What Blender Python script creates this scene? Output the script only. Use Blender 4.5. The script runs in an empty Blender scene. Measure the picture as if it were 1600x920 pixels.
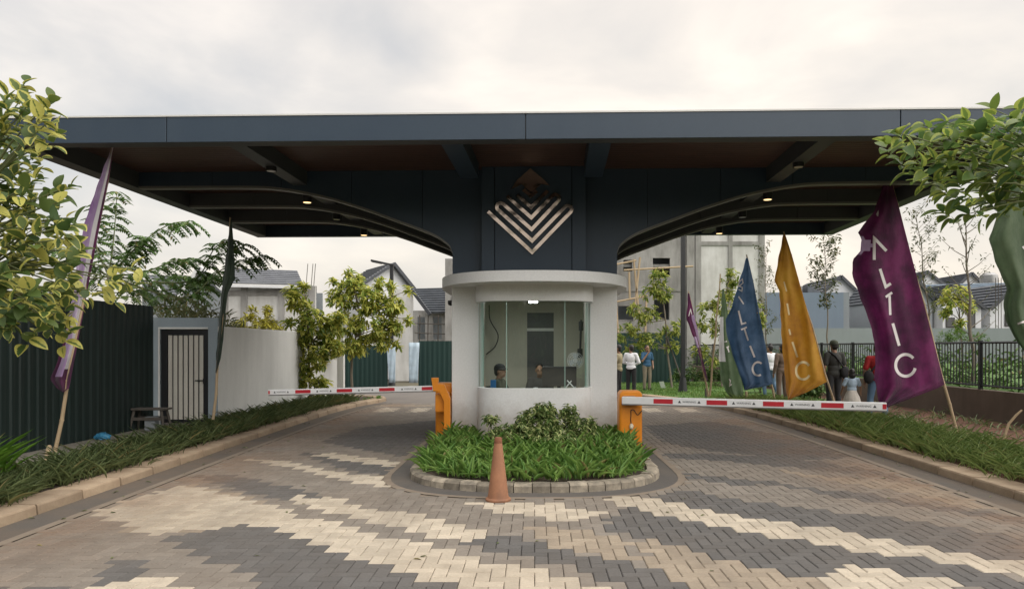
import bpy, bmesh, math, random
import numpy as np
from mathutils import Vector, Matrix
from math import sin, cos, pi, radians
S = bpy.context.scene
random.seed(7)
rng = np.random.default_rng(7)

# ------------------------------------------------------------------ camera, sky, sun
F, CX, HY, EYE = 1155.0, 835.0, 542.0, 1.65
cam_d = bpy.data.cameras.new('camera')
cam_d.sensor_width = 36.0
cam_d.lens = F / 1600 * 36
cam_d.shift_x = (800 - CX) / 1600
cam_d.shift_y = (HY - 460) / 1600
cam_d.clip_start, cam_d.clip_end = 0.1, 3000
cam = bpy.data.objects.new('camera', cam_d)
S.collection.objects.link(cam)
cam.location = (0, 0, EYE)
cam.rotation_euler = (radians(90), radians(0.0), 0)
S.camera = cam

SUN_EL, SUN_AZ = radians(45), radians(117)        # azimuth measured from +Y (view direction) towards +X
sun_dir = Vector((sin(SUN_AZ) * cos(SUN_EL), cos(SUN_AZ) * cos(SUN_EL), sin(SUN_EL)))
world = bpy.data.worlds.new('World'); S.world = world; world.use_nodes = True
wn, wl = world.node_tree.nodes, world.node_tree.links
wn.clear()
def wnode(t, **k):
    n = wn.new(t)
    for a, b in k.items(): setattr(n, a, b)
    return n
bg = wnode('ShaderNodeBackground'); bg.inputs['Strength'].default_value = 0.1
out = wnode('ShaderNodeOutputWorld')
sky = wnode('ShaderNodeTexSky', sky_type='NISHITA', sun_disc=False)
sky.sun_elevation = SUN_EL; sky.sun_rotation = SUN_AZ; sky.dust_density = 4.0; sky.air_density = 1.5
tc = wnode('ShaderNodeTexCoord')
mp = wnode('ShaderNodeMapping'); mp.inputs['Scale'].default_value = (1.0, 1.0, 2.6)
wl.new(tc.outputs['Generated'], mp.inputs['Vector'])
nz = wnode('ShaderNodeTexNoise'); nz.inputs['Scale'].default_value = 2.4; nz.inputs['Detail'].default_value = 7; nz.inputs['Roughness'].default_value = 0.5; nz.inputs['Distortion'].default_value = 0.35
wl.new(mp.outputs[0], nz.inputs['Vector'])
# the overcast deck: grey-mauve where thick, cream where thin
rp = wnode('ShaderNodeValToRGB')
e = rp.color_ramp.elements
e[0].position = 0.36; e[0].color = (2.02, 2.01, 2.03, 1)
e[1].position = 0.68; e[1].color = (3.75, 3.38, 3.0, 1)
m_ = e.new(0.52); m_.color = (2.74, 2.57, 2.41, 1)
wl.new(nz.outputs['Fac'], rp.inputs['Fac'])
# thinner, warmer cloud low on the right
dp = wnode('ShaderNodeVectorMath', operation='DOT_PRODUCT'); dp.inputs[1].default_value = Vector((0.52, 0.83, 0.17)).normalized()
wl.new(tc.outputs['Generated'], dp.inputs[0])
mr = wnode('ShaderNodeMapRange', interpolation_type='SMOOTHSTEP'); mr.inputs[1].default_value = 0.55; mr.inputs[2].default_value = 1.0
wl.new(dp.outputs['Value'], mr.inputs[0])
glow = wnode('ShaderNodeMix', data_type='RGBA', blend_type='ADD')
glow.inputs[7].default_value = (0.55, 0.41, 0.23, 1)
wl.new(mr.outputs[0], glow.inputs[0]); wl.new(rp.outputs[0], glow.inputs[6])
# bluish grey band of thicker air near the horizon on the side away from the sun
mx = wnode('ShaderNodeMix', data_type='RGBA'); mx.inputs[0].default_value = 0.10
wl.new(glow.outputs[2], mx.inputs[6]); wl.new(sky.outputs[0], mx.inputs[7])
wl.new(mx.outputs[2], bg.inputs['Color']); wl.new(bg.outputs[0], out.inputs['Surface'])

sd = bpy.data.lights.new('sun', 'SUN'); sd.energy = 1.5; sd.angle = radians(110); sd.color = (1.0, 0.955, 0.90)
so = bpy.data.objects.new('sun', sd); S.collection.objects.link(so)
so.rotation_euler = (-sun_dir).to_track_quat('-Z', 'Y').to_euler()
so.location = (20, 20, 30)
S.view_settings.view_transform = 'Standard'; S.view_settings.look = 'None'
S.view_settings.exposure = 1.62; S.view_settings.gamma = 1.0
S.render.engine = 'CYCLES'
S.cycles.max_bounces = 8; S.cycles.transparent_max_bounces = 16

def W(px, py, D):
    return Vector(((px - CX) * D / F, D, EYE + (HY - py) * D / F))
def G(px, py, z=0.0):
    D = F * (EYE - z) / (py - HY)
    return Vector(((px - CX) * D / F, D, z))

# ------------------------------------------------------------------ object helpers
def link(o):
    S.collection.objects.link(o); return o
def tag(o, label=None, cat=None, group=None, kind=None):
    if label: o['label'] = label
    if cat: o['category'] = cat
    if group: o['group'] = group
    if kind: o['kind'] = kind
    return o
def thing(name, loc, label, cat, group=None, rz=0.0):
    o = bpy.data.objects.new(name, None); o.empty_display_size = 0.2
    o.location = loc; o.rotation_euler = (0, 0, rz)
    link(o); return tag(o, label, cat, group)
def root_loc(o):
    while o.parent is not None: o = o.parent
    return Vector(o.location)

class MB:
    """collects geometry in world coordinates; build() makes ONE mesh object"""
    def __init__(s): s.v = []; s.f = []; s.m = []
    def add(s, vs, fs, mi=0):
        b = len(s.v); s.v += [tuple(v) for v in vs]
        s.f += [tuple(i + b for i in f) for f in fs]; s.m += [mi] * len(fs); return s
    def box(s, lo, hi, mi=0, M=None):
        x0, y0, z0 = lo; x1, y1, z1 = hi
        vs = [Vector(p) for p in ((x0,y0,z0),(x1,y0,z0),(x1,y1,z0),(x0,y1,z0),(x0,y0,z1),(x1,y0,z1),(x1,y1,z1),(x0,y1,z1))]
        if M is not None: vs = [M @ v for v in vs]
        return s.add(vs, [(0,3,2,1),(4,5,6,7),(0,1,5,4),(1,2,6,5),(2,3,7,6),(3,0,4,7)], mi)
    def tube(s, pts, rad, n=8, mi=0, caps=True):
        pts = [Vector(p) for p in pts]
        if not isinstance(rad, (list, tuple)): rad = [rad] * len(pts)
        rings = []; up = None
        for i, p in enumerate(pts):
            d = (pts[min(i+1, len(pts)-1)] - pts[max(i-1, 0)]).normalized()
            if up is None: up = Vector((1,0,0)) if abs(d.x) < 0.9 else Vector((0,1,0))
            a = (up - d * up.dot(d)).normalized(); up = a; b = d.cross(a)
            rings.append([p + (a * cos(2*pi*k/n) + b * sin(2*pi*k/n)) * rad[i] for k in range(n)])
        vs = [v for r in rings for v in r]; fs = []
        for i in range(len(pts) - 1):
            for k in range(n):
                k2 = (k + 1) % n
                fs.append((i*n+k, i*n+k2, (i+1)*n+k2, (i+1)*n+k))
        if caps:
            fs.append(tuple(range(n-1, -1, -1))); q = (len(pts)-1)*n; fs.append(tuple(range(q, q+n)))
        return s.add(vs, fs, mi)
    def prism(s, poly, ext, mi=0, cap=True):
        """poly: 3D points of one end, ext: extrusion vector"""
        poly = [Vector(p) for p in poly]; ext = Vector(ext); n = len(poly)
        vs = poly + [p + ext for p in poly]
        fs = [(i, (i+1) % n, n + (i+1) % n, n + i) for i in range(n)]
        if cap: fs += [tuple(range(n-1, -1, -1)), tuple(range(n, 2*n))]
        return s.add(vs, fs, mi)
    def lathe(s, prof, c=(0,0,0), n=20, mi=0):
        c = Vector(c); vs = []; fs = []
        for r, z in prof:
            vs += [c + Vector((r*cos(2*pi*k/n), r*sin(2*pi*k/n), z)) for k in range(n)]
        for i in range(len(prof)-1):
            for k in range(n):
                k2 = (k+1) % n; fs.append((i*n+k, i*n+k2, (i+1)*n+k2, (i+1)*n+k))
        fs.append(tuple(range(n-1,-1,-1))); q = (len(prof)-1)*n; fs.append(tuple(range(q,q+n)))
        return s.add(vs, fs, mi)
    def grid(s, P, mi=0):
        """P: rows of points"""
        r, c = len(P), len(P[0])
        return s.add([p for row in P for p in row], [(i*c+j, i*c+j+1, (i+1)*c+j+1, (i+1)*c+j) for i in range(r-1) for j in range(c-1)], mi)
    def mesh(s, name, mats, off=(0,0,0), bevel=0, seg=2, smooth=False, fix=True):
        me = bpy.data.meshes.new(name)
        o = Vector(off)
        me.from_pydata([tuple(Vector(v) - o) for v in s.v], [], s.f)
        for m in (mats if isinstance(mats, (list, tuple)) else [mats]): me.materials.append(m)
        if any(s.m): me.polygons.foreach_set('material_index', s.m)
        if bevel or fix:
            bm = bmesh.new(); bm.from_mesh(me)
            if fix: bmesh.ops.recalc_face_normals(bm, faces=bm.faces)
            if bevel:
                ed = [e for e in bm.edges if len(e.link_faces) == 2 and e.calc_face_angle(0) > 0.5]
                bmesh.ops.bevel(bm, geom=ed, offset=bevel, segments=seg, affect='EDGES', profile=0.6)
            bm.to_mesh(me); bm.free()
        if smooth:
            me.polygons.foreach_set('use_smooth', [True]*len(me.polygons))
            if smooth is not True:
                me.set_sharp_from_angle(angle=radians(smooth))
        me.update(); return me
    def build(s, name, mats, parent=None, **k):
        off = root_loc(parent) if parent is not None else Vector((0,0,0))
        me = s.mesh(name, mats, off=off, **k)
        o = bpy.data.objects.new(name, me); link(o); o.parent = parent
        return o
def copy_of(o, name=None, parent=None, loc=(0,0,0), rot=None):
    c = bpy.data.objects.new(name or o.name.split('.')[0], o.data); link(c); c.parent = parent
    c.location = loc
    if rot: c.rotation_euler = rot
    return c
def solo(mb, name, mats, base, label, cat, group=None, kind=None, **k):
    """a thing that is a single mesh with its origin at base"""
    me = mb.mesh(name, mats, off=base, **k)
    o = bpy.data.objects.new(name, me); link(o); o.location = base
    return tag(o, label, cat, group, kind)
def structure(mb, name, mats, **k):
    o = mb.build(name, mats, None, **k); o['kind'] = 'structure'; return o

# ------------------------------------------------------------------ materials
class NT:
    def __init__(s, name):
        s.mat = bpy.data.materials.new(name); s.mat.use_nodes = True
        s.n = s.mat.node_tree.nodes; s.l = s.mat.node_tree.links
        s.p = s.n['Principled BSDF']
    def node(s, t, ins=None, **k):
        n = s.n.new(t)
        for a, b in k.items(): setattr(n, a, b)
        for key, v in (ins or {}).items():
            if hasattr(v, 'default_value') or isinstance(v, bpy.types.NodeSocket): s.l.new(v, n.inputs[key])
            else: n.inputs[key].default_value = v
        return n
    def coord(s): return s.node('ShaderNodeTexCoord').outputs['Object']
    def noise(s, scale, detail=4, rough=0.55, vec=None, stretch=None):
        v = vec or s.coord()
        if stretch:
            v = s.node('ShaderNodeMapping', {'Vector': v, 'Scale': stretch}).outputs[0]
        return s.node('ShaderNodeTexNoise', {'Vector': v, 'Scale': scale, 'Detail': detail, 'Roughness': rough}).outputs['Fac']
    def ramp(s, fac, stops):
        r = s.node('ShaderNodeValToRGB', {'Fac': fac}); el = r.color_ramp.elements
        while len(el) < len(stops): el.new(0.5)
        for e_, (p, c) in zip(el, stops):
            e_.position = p; e_.color = (*c, 1) if len(c) == 3 else c
        return r.outputs['Color']
    def mix(s, fac, a, b, mode='MIX'):
        return s.node('ShaderNodeMix', {0: fac, 6: a if not isinstance(a, tuple) else (*a, 1), 7: b if not isinstance(b, tuple) else (*b, 1)}, data_type='RGBA', blend_type=mode).outputs[2]
    def math(s, op, a, b=0.0):
        return s.node('ShaderNodeMath', {0: a, 1: b}, operation=op).outputs[0]
    def set(s, **k):
        for a, v in k.items():
            a = a.replace('_', ' ')
            if isinstance(v, bpy.types.NodeSocket): s.l.new(v, s.p.inputs[a])
            else: s.p.inputs[a].default_value = (*v, 1) if isinstance(v, tuple) and len(v) == 3 else v
        return s
    def bump(s, h, strength=0.3, dist=0.01):
        b = s.node('ShaderNodeBump', {'Height': h, 'Strength': strength, 'Distance': dist})
        s.l.new(b.outputs[0], s.p.inputs['Normal']); return s
def simple(name, col, rough=0.6, var=0.12, scale=6, metal=0, bump=0.0, bscale=60, stretch=None, spec=0.5):
    t = NT(name)
    n = t.noise(scale, stretch=stretch)
    c = t.ramp(n, [(0.3, tuple(x*(1-var) for x in col)), (0.7, tuple(min(1, x*(1+var)) for x in col))])
    t.set(Base_Color=c, Roughness=rough, Metallic=metal, Specular_IOR_Level=spec)
    if bump: t.bump(t.noise(bscale, 3), bump, 0.01)
    return t.mat
def stained(name, col, stain, rough=0.85, scale=0.8, amount=0.6, streak=True, bump=0.25):
    """plaster or concrete: blotches plus vertical run-off streaks"""
    t = NT(name)
    a = t.noise(scale, 6, 0.6)
    b = t.noise(1.1, 5, 0.6, stretch=(2.0, 2.0, 0.45)) if streak else t.noise(scale*3, 5)
    f = t.math('MULTIPLY', t.math('ADD', a, b), 0.5)
    f2 = t.ramp(f, [(0.40, (0,0,0)), (0.66, (amount,)*3)])
    g = t.noise(38, 4)
    c = t.mix(f2, tuple(col), tuple(stain))
    c = t.mix(t.ramp(g, [(0.3, (0.0,)*3), (0.75, (0.28,)*3)]), c, tuple(x*0.6 for x in col))
    t.set(Base_Color=c, Roughness=rough); t.bump(t.noise(45, 5), bump, 0.008)
    return t.mat
M = {}
M['slate'] = stained('slate_panel', (0.025, 0.046, 0.074), (0.038, 0.060, 0.086), 0.42, 0.5, 0.6, True, 0.03)
M['slate_dark'] = simple('slate_joint', (0.012, 0.014, 0.018), 0.8)
M['beam'] = simple('beam_paint', (0.050, 0.055, 0.058), 0.55, 0.08, 2)
def wood_dark():
    t = NT('soffit_wood')
    a = t.noise(3, 6, 0.6, stretch=(0.5, 14, 14)); 
    c = t.ramp(a, [(0.3, (0.048, 0.027, 0.021)), (0.7, (0.115, 0.062, 0.047))])
    t.set(Base_Color=c, Roughness=0.5); return t.mat
M['soffit'] = wood_dark()
M['rib_bounce_strip'] = simple('rib_bounce_grey', (0.16, 0.16, 0.15), 0.5, 0.08, 2)
M['white_metal'] = simple('pale_metal', (0.62, 0.62, 0.60), 0.4, 0.06, 3)
M['booth'] = stained('booth_paint', (0.80, 0.81, 0.81), (0.70, 0.70, 0.69), 0.6, 0.6, 0.5, True, 0.06)
_b = NT.__new__(NT); _b.mat = M['booth']; _b.n = _b.mat.node_tree.nodes; _b.l = _b.mat.node_tree.links; _b.p = _b.n['Principled BSDF']
_s = _b.p.inputs['Base Color'].links[0].from_socket
_z = _b.node('ShaderNodeSeparateXYZ', {0: _b.node('ShaderNodeNewGeometry').outputs['Position']}).outputs[2]
_m = _b.node('ShaderNodeMapRange', {0: _b.math('ADD', _z, _b.math('MULTIPLY', _b.noise(2.2, 5, .7), -0.9)), 1: -0.25, 2: 0.35, 3: 0.75, 4: 0.0}).outputs[0]
_b.l.new(_b.mix(_m, _s, (0.33, 0.27, 0.21)), _b.p.inputs['Base Color'])
M['booth_in'] = simple('booth_inside_paint', (0.48, 0.46, 0.39), 0.7, 0.06, 1.5)
M['in_floor'] = simple('booth_floor_tile', (0.22, 0.21, 0.2), 0.5)
M['door'] = simple('dark_door_paint', (0.085, 0.085, 0.088), 0.5, 0.1, 2)
M['black'] = simple('black_paint', (0.014, 0.015, 0.017), 0.45, 0.15, 5)
M['black_plastic'] = simple('black_plastic', (0.02, 0.02, 0.022), 0.4, 0.1, 5)
M['orange'] = stained('orange_paint', (0.78, 0.27, 0.015), (0.60, 0.19, 0.012), 0.42, 1.6, 0.5, True, 0.03)
M['white_paint'] = simple('white_paint', (0.74, 0.75, 0.76), 0.4, 0.05, 4)
M['red_tape'] = simple('red_tape', (0.46, 0.022, 0.035), 0.4, 0.1, 6)
M['ink'] = simple('dark_ink', (0.05, 0.055, 0.06), 0.6)
def chrome():
    t = NT('rose_mirror_steel'); t.set(Base_Color=(0.56, 0.46, 0.385), Metallic=1.0, Roughness=0.14)
    t.bump(t.noise(2.6, 1.5), 0.28, 0.08); return t.mat
M['chrome'] = chrome()
def glassm():
    t = NT('window_glass')
    tr = t.node('ShaderNodeBsdfTransparent', {'Color': (0.93, 0.96, 0.945, 1)})
    gl = t.node('ShaderNodeBsdfGlossy', {'Color': (0.95, 1, 0.98, 1), 'Roughness': 0.01})
    fr = t.node('ShaderNodeFresnel', {'IOR': 1.52})
    fac = t.math('MINIMUM', t.math('ADD', t.math('MULTIPLY', fr.outputs[0], 1.5), 0.03), 0.9)
    ms = t.node('ShaderNodeMixShader', {0: fac, 1: tr.outputs[0], 2: gl.outputs[0]})
    t.l.new(ms.outputs[0], t.n['Material Output'].inputs['Surface']); return t.mat
M['glass'] = glassm()
M['glass_edge'] = simple('green_glass_edge', (0.42, 0.62, 0.55), 0.15, 0.05, 3)
def emit(name, col, st):
    t = NT(name); t.set(Base_Color=(0.8,0.8,0.8), Emission_Color=col, Emission_Strength=st); return t.mat
M['warm_lamp'] = emit('warm_lamp_lens', (1.0, 0.66, 0.30), 0.65)
M['cool_lamp'] = emit('cool_lamp_lens', (0.9, 1.0, 0.95), 5.0)
M['lens_off'] = simple('lamp_lens_off', (0.35, 0.34, 0.32), 0.3)
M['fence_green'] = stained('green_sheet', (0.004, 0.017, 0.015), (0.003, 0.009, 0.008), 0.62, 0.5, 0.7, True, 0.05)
M['fence_green_lit'] = stained('green_sheet_lit', (0.006, 0.034, 0.029), (0.005, 0.023, 0.020), 0.5, 0.5, 0.6, True, 0.05)  # lighter copy of the green sheet, daylight painted into its colour
M['gate_wall'] = stained('grey_blue_plaster', (0.29, 0.345, 0.38), (0.22, 0.26, 0.29), 0.85, 0.7, 0.6)
M['cream_wall'] = stained('cream_plaster', (0.74, 0.745, 0.72), (0.48, 0.485, 0.47), 0.9, 0.35, 0.6)
M['slat'] = stained('cream_slat', (0.56, 0.54, 0.48), (0.42, 0.40, 0.34), 0.6, 2, 0.5)
M['concrete'] = stained('raw_concrete', (0.36, 0.355, 0.34), (0.13, 0.125, 0.115), 0.95, 0.45, 1.0)
M['concrete_light'] = stained('pale_block_wall', (0.64, 0.64, 0.625), (0.33, 0.32, 0.29), 0.95, 0.6, 0.8)
M['concrete_grey'] = stained('grey_render', (0.24, 0.265, 0.28), (0.19, 0.21, 0.22), 0.9, 0.5, 0.6)
M['blue_grey'] = stained('blue_grey_render', (0.175, 0.225, 0.28), (0.14, 0.18, 0.225), 0.9, 0.4, 0.6)
M['white_wall'] = stained('white_render', (0.72, 0.735, 0.75), (0.56, 0.58, 0.60), 0.85, 0.5, 0.5)
M['pale_wall'] = stained('pale_blue_grey_render', (0.50, 0.54, 0.57), (0.42, 0.45, 0.48), 0.85, 0.5, 0.5)
M['brown_wall'] = stained('brown_cement', (0.165, 0.125, 0.095), (0.085, 0.065, 0.05), 0.95, 0.9, 0.9)
M['roof'] = simple('slate_roof_tile', (0.085, 0.095, 0.110), 0.6, 0.2, 3, bump=0.1)
M['roof_light'] = simple('grey_roof_tile', (0.20, 0.21, 0.23), 0.6, 0.15, 3, bump=0.1)
M['roof_trim'] = simple('dark_barge', (0.05, 0.055, 0.065), 0.6)
M['opening'] = simple('dark_room', (0.06, 0.058, 0.055), 0.9)
M['bamboo'] = stained('bamboo', (0.46, 0.35, 0.22), (0.30, 0.22, 0.13), 0.6, 3, 0.7, True, 0.1)
M['wood_old'] = stained('weathered_wood', (0.10, 0.088, 0.075), (0.05, 0.045, 0.04), 0.9, 4, 0.8)
M['bark'] = stained('bark', (0.22, 0.19, 0.15), (0.12, 0.10, 0.08), 0.95, 6, 0.8, True, 0.5)
M['stem'] = simple('green_twig', (0.13, 0.15, 0.06), 0.7, 0.25, 9)
M['soil'] = simple('dark_soil', (0.060, 0.043, 0.030), 0.95, 0.4, 6, bump=0.6, bscale=25)
M['red_soil'] = simple('red_soil', (0.105, 0.048, 0.028), 0.95, 0.4, 5, bump=0.7, bscale=22)
M['kerb'] = stained('kerb_concrete', (0.38, 0.29, 0.20), (0.20, 0.135, 0.085), 0.9, 1.3, 0.8, False, 0.4)
for _k, _lo in (('kerb', 0.72), ('island_kerb', 0.55)):
  if _k == 'island_kerb': M['island_kerb'] = stained('island_kerb_concrete', (0.41, 0.355, 0.275), (0.085, 0.078, 0.066), 0.95, 3.2, 0.9, False, 0.5)
  _t = M[_k].node_tree; _p = _t.nodes['Principled BSDF']; _src = _p.inputs['Base Color'].links[0].from_socket
  _oi = _t.nodes.new('ShaderNodeObjectInfo'); _mr = _t.nodes.new('ShaderNodeMapRange'); _mr.inputs[3].default_value = _lo; _mr.inputs[4].default_value = 1.18
  _hs = _t.nodes.new('ShaderNodeHueSaturation'); _t.links.new(_oi.outputs['Random'], _mr.inputs[0]); _t.links.new(_mr.outputs[0], _hs.inputs['Value']); _t.links.new(_src, _hs.inputs['Color']); _t.links.new(_hs.outputs[0], _p.inputs['Base Color'])
M['kerb_side'] = M['kerb']
M['island_gutter'] = stained('island_gutter_cement', (0.085, 0.079, 0.074), (0.13, 0.11, 0.09), 0.9, 0.9, 0.8, False, 0.3)
M['gutter'] = stained('gutter_cement', (0.100, 0.088, 0.076), (0.16, 0.115, 0.078), 0.9, 0.6, 0.8, False, 0.3)
M['edge_band'] = stained('edge_band_cement', (0.235, 0.19, 0.145), (0.15, 0.12, 0.09), 0.9, 1.5, 0.8, False, 0.3)
M['street'] = stained('street_asphalt', (0.155, 0.140, 0.128), (0.21, 0.185, 0.16), 0.95, 0.5, 0.8, False, 0.3)
M['sand_bed'] = simple('sand_joint', (0.045, 0.040, 0.035), 0.95, 0.3, 14, bump=0.3)
M['path'] = stained('path_cement', (0.20, 0.185, 0.155), (0.12, 0.115, 0.09), 0.95, 1.0, 0.9, False, 0.3)
M['lawn'] = simple('lawn_green', (0.075, 0.15, 0.03), 0.95, 0.35, 3, bump=0.8, bscale=60)
M['ground'] = simple('far_ground', (0.11, 0.10, 0.065), 0.95, 0.35, 0.15)
M['cone'] = stained('cone_rubber', (0.36, 0.165, 0.085), (0.17, 0.085, 0.05), 0.75, 5, 0.9, True, 0.2)
M['cone_tip'] = stained('cone_tip_rubber', (0.22, 0.085, 0.04), (0.12, 0.05, 0.03), 0.8, 8, 0.8)
M['tarp'] = simple('pale_blue_sheet', (0.40, 0.50, 0.58), 0.6, 0.15, 4)
M['blue_plastic'] = simple('blue_plastic', (0.02, 0.16, 0.42), 0.4, 0.15, 6)
M['blue_bag'] = simple('blue_plastic_bag', (0.03, 0.17, 0.30), 0.5, 0.25, 12)
M['steel'] = simple('grey_steel', (0.30, 0.30, 0.30), 0.4, 0.1, 6, metal=0.6)
M['wire'] = simple('dark_wire', (0.06, 0.035, 0.02), 0.6)
M['beige_tag'] = simple('beige_plastic', (0.62, 0.56, 0.42), 0.5, 0.08, 8)
M['brick_red'] = simple('red_brick', (0.25, 0.10, 0.06), 0.9, 0.3, 8)

def paver_mat(name, col, dirt):
    t = NT(name)
    at = t.node('ShaderNodeAttribute', attribute_name='rnd').outputs['Fac']
    oi = t.node('ShaderNodeObjectInfo').outputs['Random']
    r = t.math('FRACT', t.math('ADD', at, oi))
    geo = t.node('ShaderNodeNewGeometry').outputs['Position']
    big = t.noise(0.35, 5, 0.6, vec=geo); fine = t.noise(55, 5, 0.6, vec=geo); mid = t.noise(5, 4, vec=geo)
    c = t.mix(t.ramp(r, [(0, (0.0,)*3), (1, (1.0,)*3)]), tuple(x*0.84 for x in col), tuple(min(1, x*1.14) for x in col))
    c = t.mix(t.ramp(big, [(0.42, (0.05,)*3), (0.70, (0.62,)*3)]), c, tuple(dirt))
    sx = t.math('ABSOLUTE', t.node('ShaderNodeSeparateXYZ', {0: geo}).outputs[0])
    edge = t.node('ShaderNodeMapRange', {0: sx, 1: 2.9, 2: 4.6}, interpolation_type='SMOOTHSTEP').outputs[0]
    c = t.mix(t.math('MULTIPLY', edge, t.ramp(t.noise(0.8, 5, 0.65, vec=geo), [(0.35, (0.05,)*3), (0.65, (0.75,)*3)])), c, (0.22, 0.128, 0.072))
    c = t.mix(t.ramp(t.noise(1.1, 4, 0.6, vec=geo, stretch=(1.6, 0.22, 1)), [(0.52, (0.0,)*3), (0.72, (0.35,)*3)]), c, (0.085, 0.075, 0.066))
    c = t.mix(t.ramp(mid, [(0.45, (0.0,)*3), (0.8, (0.35,)*3)]), c, tuple(x*0.6 for x in dirt))
    c = t.mix(t.ramp(fine, [(0.35, (0.30,)*3), (0.62, (0.0,)*3)]), c, tuple(x*0.45 for x in col))
    t.set(Base_Color=c, Roughness=0.88); t.bump(fine, 0.35, 0.004); return t.mat
M['pav_cream'] = paver_mat('paver_cream', (0.52, 0.455, 0.36), (0.27, 0.215, 0.155))
M['pav_mid'] = paver_mat('paver_taupe', (0.220, 0.195, 0.165), (0.18, 0.14, 0.105))
M['pav_dark'] = paver_mat('paver_charcoal', (0.105, 0.101, 0.097), (0.13, 0.108, 0.088))
M['pav_tan'] = paver_mat('paver_tan', (0.315, 0.26, 0.195), (0.23, 0.175, 0.125))

def leaf_mat(name, green, green2, margin=None, amt=0.5, trans=0.3, rough=0.45, thr=0.56):
    t = NT(name)
    r0 = t.node('ShaderNodeAttribute', attribute_name='rnd').outputs['Fac']
    oi = t.node('ShaderNodeObjectInfo').outputs['Random']
    r = t.math('FRACT', t.math('ADD', r0, oi))
    c = t.mix(r, tuple(green), tuple(green2))
    if not margin:
        c = t.mix(t.ramp(t.math('FRACT', t.math('MULTIPLY', r, 13.7)), [(0.93, (0,0,0)), (0.96, (0.8,)*3)]), c, (0.30, 0.24, 0.10))
    if margin:
        ed = t.node('ShaderNodeAttribute', attribute_name='edge').outputs['Fac']
        n = t.noise(26, 3, vec=t.node('ShaderNodeTexCoord').outputs['Object'])
        r2 = t.math('FRACT', t.math('MULTIPLY', r, 7.31))
        v = t.math('ADD', t.math('ADD', ed, t.math('MULTIPLY', t.math('SUBTRACT', n, 0.5), 0.9)), t.math('MULTIPLY', t.math('SUBTRACT', r2, 0.5), amt))
        c = t.mix(t.ramp(v, [(thr, (0,0,0)), (thr + .12, (1,1,1))]), c, tuple(margin))
    t.set(Base_Color=c, Roughness=rough, Specular_IOR_Level=0.35)
    tl = t.node('ShaderNodeBsdfTranslucent', {'Color': c})
    ms = t.node('ShaderNodeMixShader', {0: trans, 1: t.p.outputs[0], 2: tl.outputs[0]})
    t.l.new(ms.outputs[0], t.n['Material Output'].inputs['Surface']); return t.mat
L = {}
L['ficus_near'] = leaf_mat('variegated_leaf', (0.050, 0.095, 0.026), (0.12, 0.17, 0.04), (0.50, 0.48, 0.12), 1.3, 0.35, 0.5, 0.58)
L['ficus_right'] = leaf_mat('green_ficus_leaf', (0.070, 0.145, 0.045), (0.18, 0.25, 0.05), (0.36, 0.42, 0.09), 1.2, 0.45, 0.4, 0.80)
L['ficus_mid'] = leaf_mat('variegated_leaf_far', (0.12, 0.20, 0.04), (0.25, 0.33, 0.06), (0.66, 0.64, 0.15), 1.1, 0.42, 0.4, 0.47)
L['ficus_green'] = leaf_mat('light_green_leaf', (0.095, 0.17, 0.035), (0.19, 0.26, 0.06), (0.52, 0.52, 0.12), 0.8, 0.4, 0.4)
L['yellow'] = leaf_mat('yellow_leaf', (0.22, 0.23, 0.04), (0.45, 0.40, 0.05), None, 0, 0.3)
L['feather'] = leaf_mat('feathery_leaf', (0.065, 0.14, 0.035), (0.15, 0.24, 0.07), None, 0, 0.3)
L['sparse'] = leaf_mat('small_leaf', (0.06, 0.085, 0.03), (0.12, 0.13, 0.05), None, 0, 0.3)
L['lily'] = leaf_mat('strap_leaf', (0.11, 0.235, 0.048), (0.27, 0.42, 0.105), None, 0, 0.35, 0.45)
L['liriope'] = leaf_mat('grass_blade', (0.07, 0.11, 0.04), (0.19, 0.235, 0.10), None, 0, 0.2)
L['liriope_r'] = leaf_mat('grass_blade_green', (0.12, 0.20, 0.05), (0.30, 0.37, 0.13), None, 0, 0.25)
L['bright'] = leaf_mat('bright_blade', (0.07, 0.17, 0.02), (0.13, 0.26, 0.03), None, 0, 0.3)
L['scheff'] = leaf_mat('variegated_small_leaf', (0.085, 0.16, 0.045), (0.16, 0.24, 0.07), (0.48, 0.51, 0.22), 1.1, 0.25, 0.4, 0.66)
L['hedge'] = leaf_mat('hedge_leaf', (0.04, 0.09, 0.022), (0.12, 0.20, 0.05), None, 0, 0.25)
L['lawn'] = leaf_mat('lawn_blade', (0.075, 0.16, 0.025), (0.15, 0.26, 0.045), None, 0, 0.25)
L['dry'] = leaf_mat('dry_weed', (0.10, 0.13, 0.05), (0.20, 0.20, 0.09), None, 0, 0.25)

# ------------------------------------------------------------------ leaf clouds
def leaf_template(rows=3, wide=1.0, tip=0.0, fold=0.25, droop=0.25, shape='oval'):
    """leaf along +Y from 0 to 1, half width about 0.5*wide, normal +Z"""
    v = [(0, 0, 0)]; ed = [0.4]
    for i in range(1, rows + 1):
        t = i / (rows + 1)
        w = {'oval': (sin(pi * t ** 0.85)) ** 0.7, 'strap': min(1, 5 * t) * (1 - t ** 3) ** 0.8, 'lance': sin(pi * t ** 0.7)}[shape] * 0.5 * wide
        z = -droop * t * t
        v += [(-w, t, z + fold * w), (0, t, z), (w, t, z + fold * w)]; ed += [1, 0, 1]
    v.append((0, 1, -droop)); ed.append(0.9)
    f = [(0, 2, 1), (0, 3, 2)]
    for i in range(rows - 1):
        a = 1 + 3 * i
        f += [(a, a+1, a+4, a+3), (a+1, a+2, a+5, a+4)]
    a = 1 + 3 * (rows - 1); q = len(v) - 1
    f += [(a, a+1, q), (a+1, a+2, q)]
    return np.array(v, float), f, np.array(ed, float)
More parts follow.
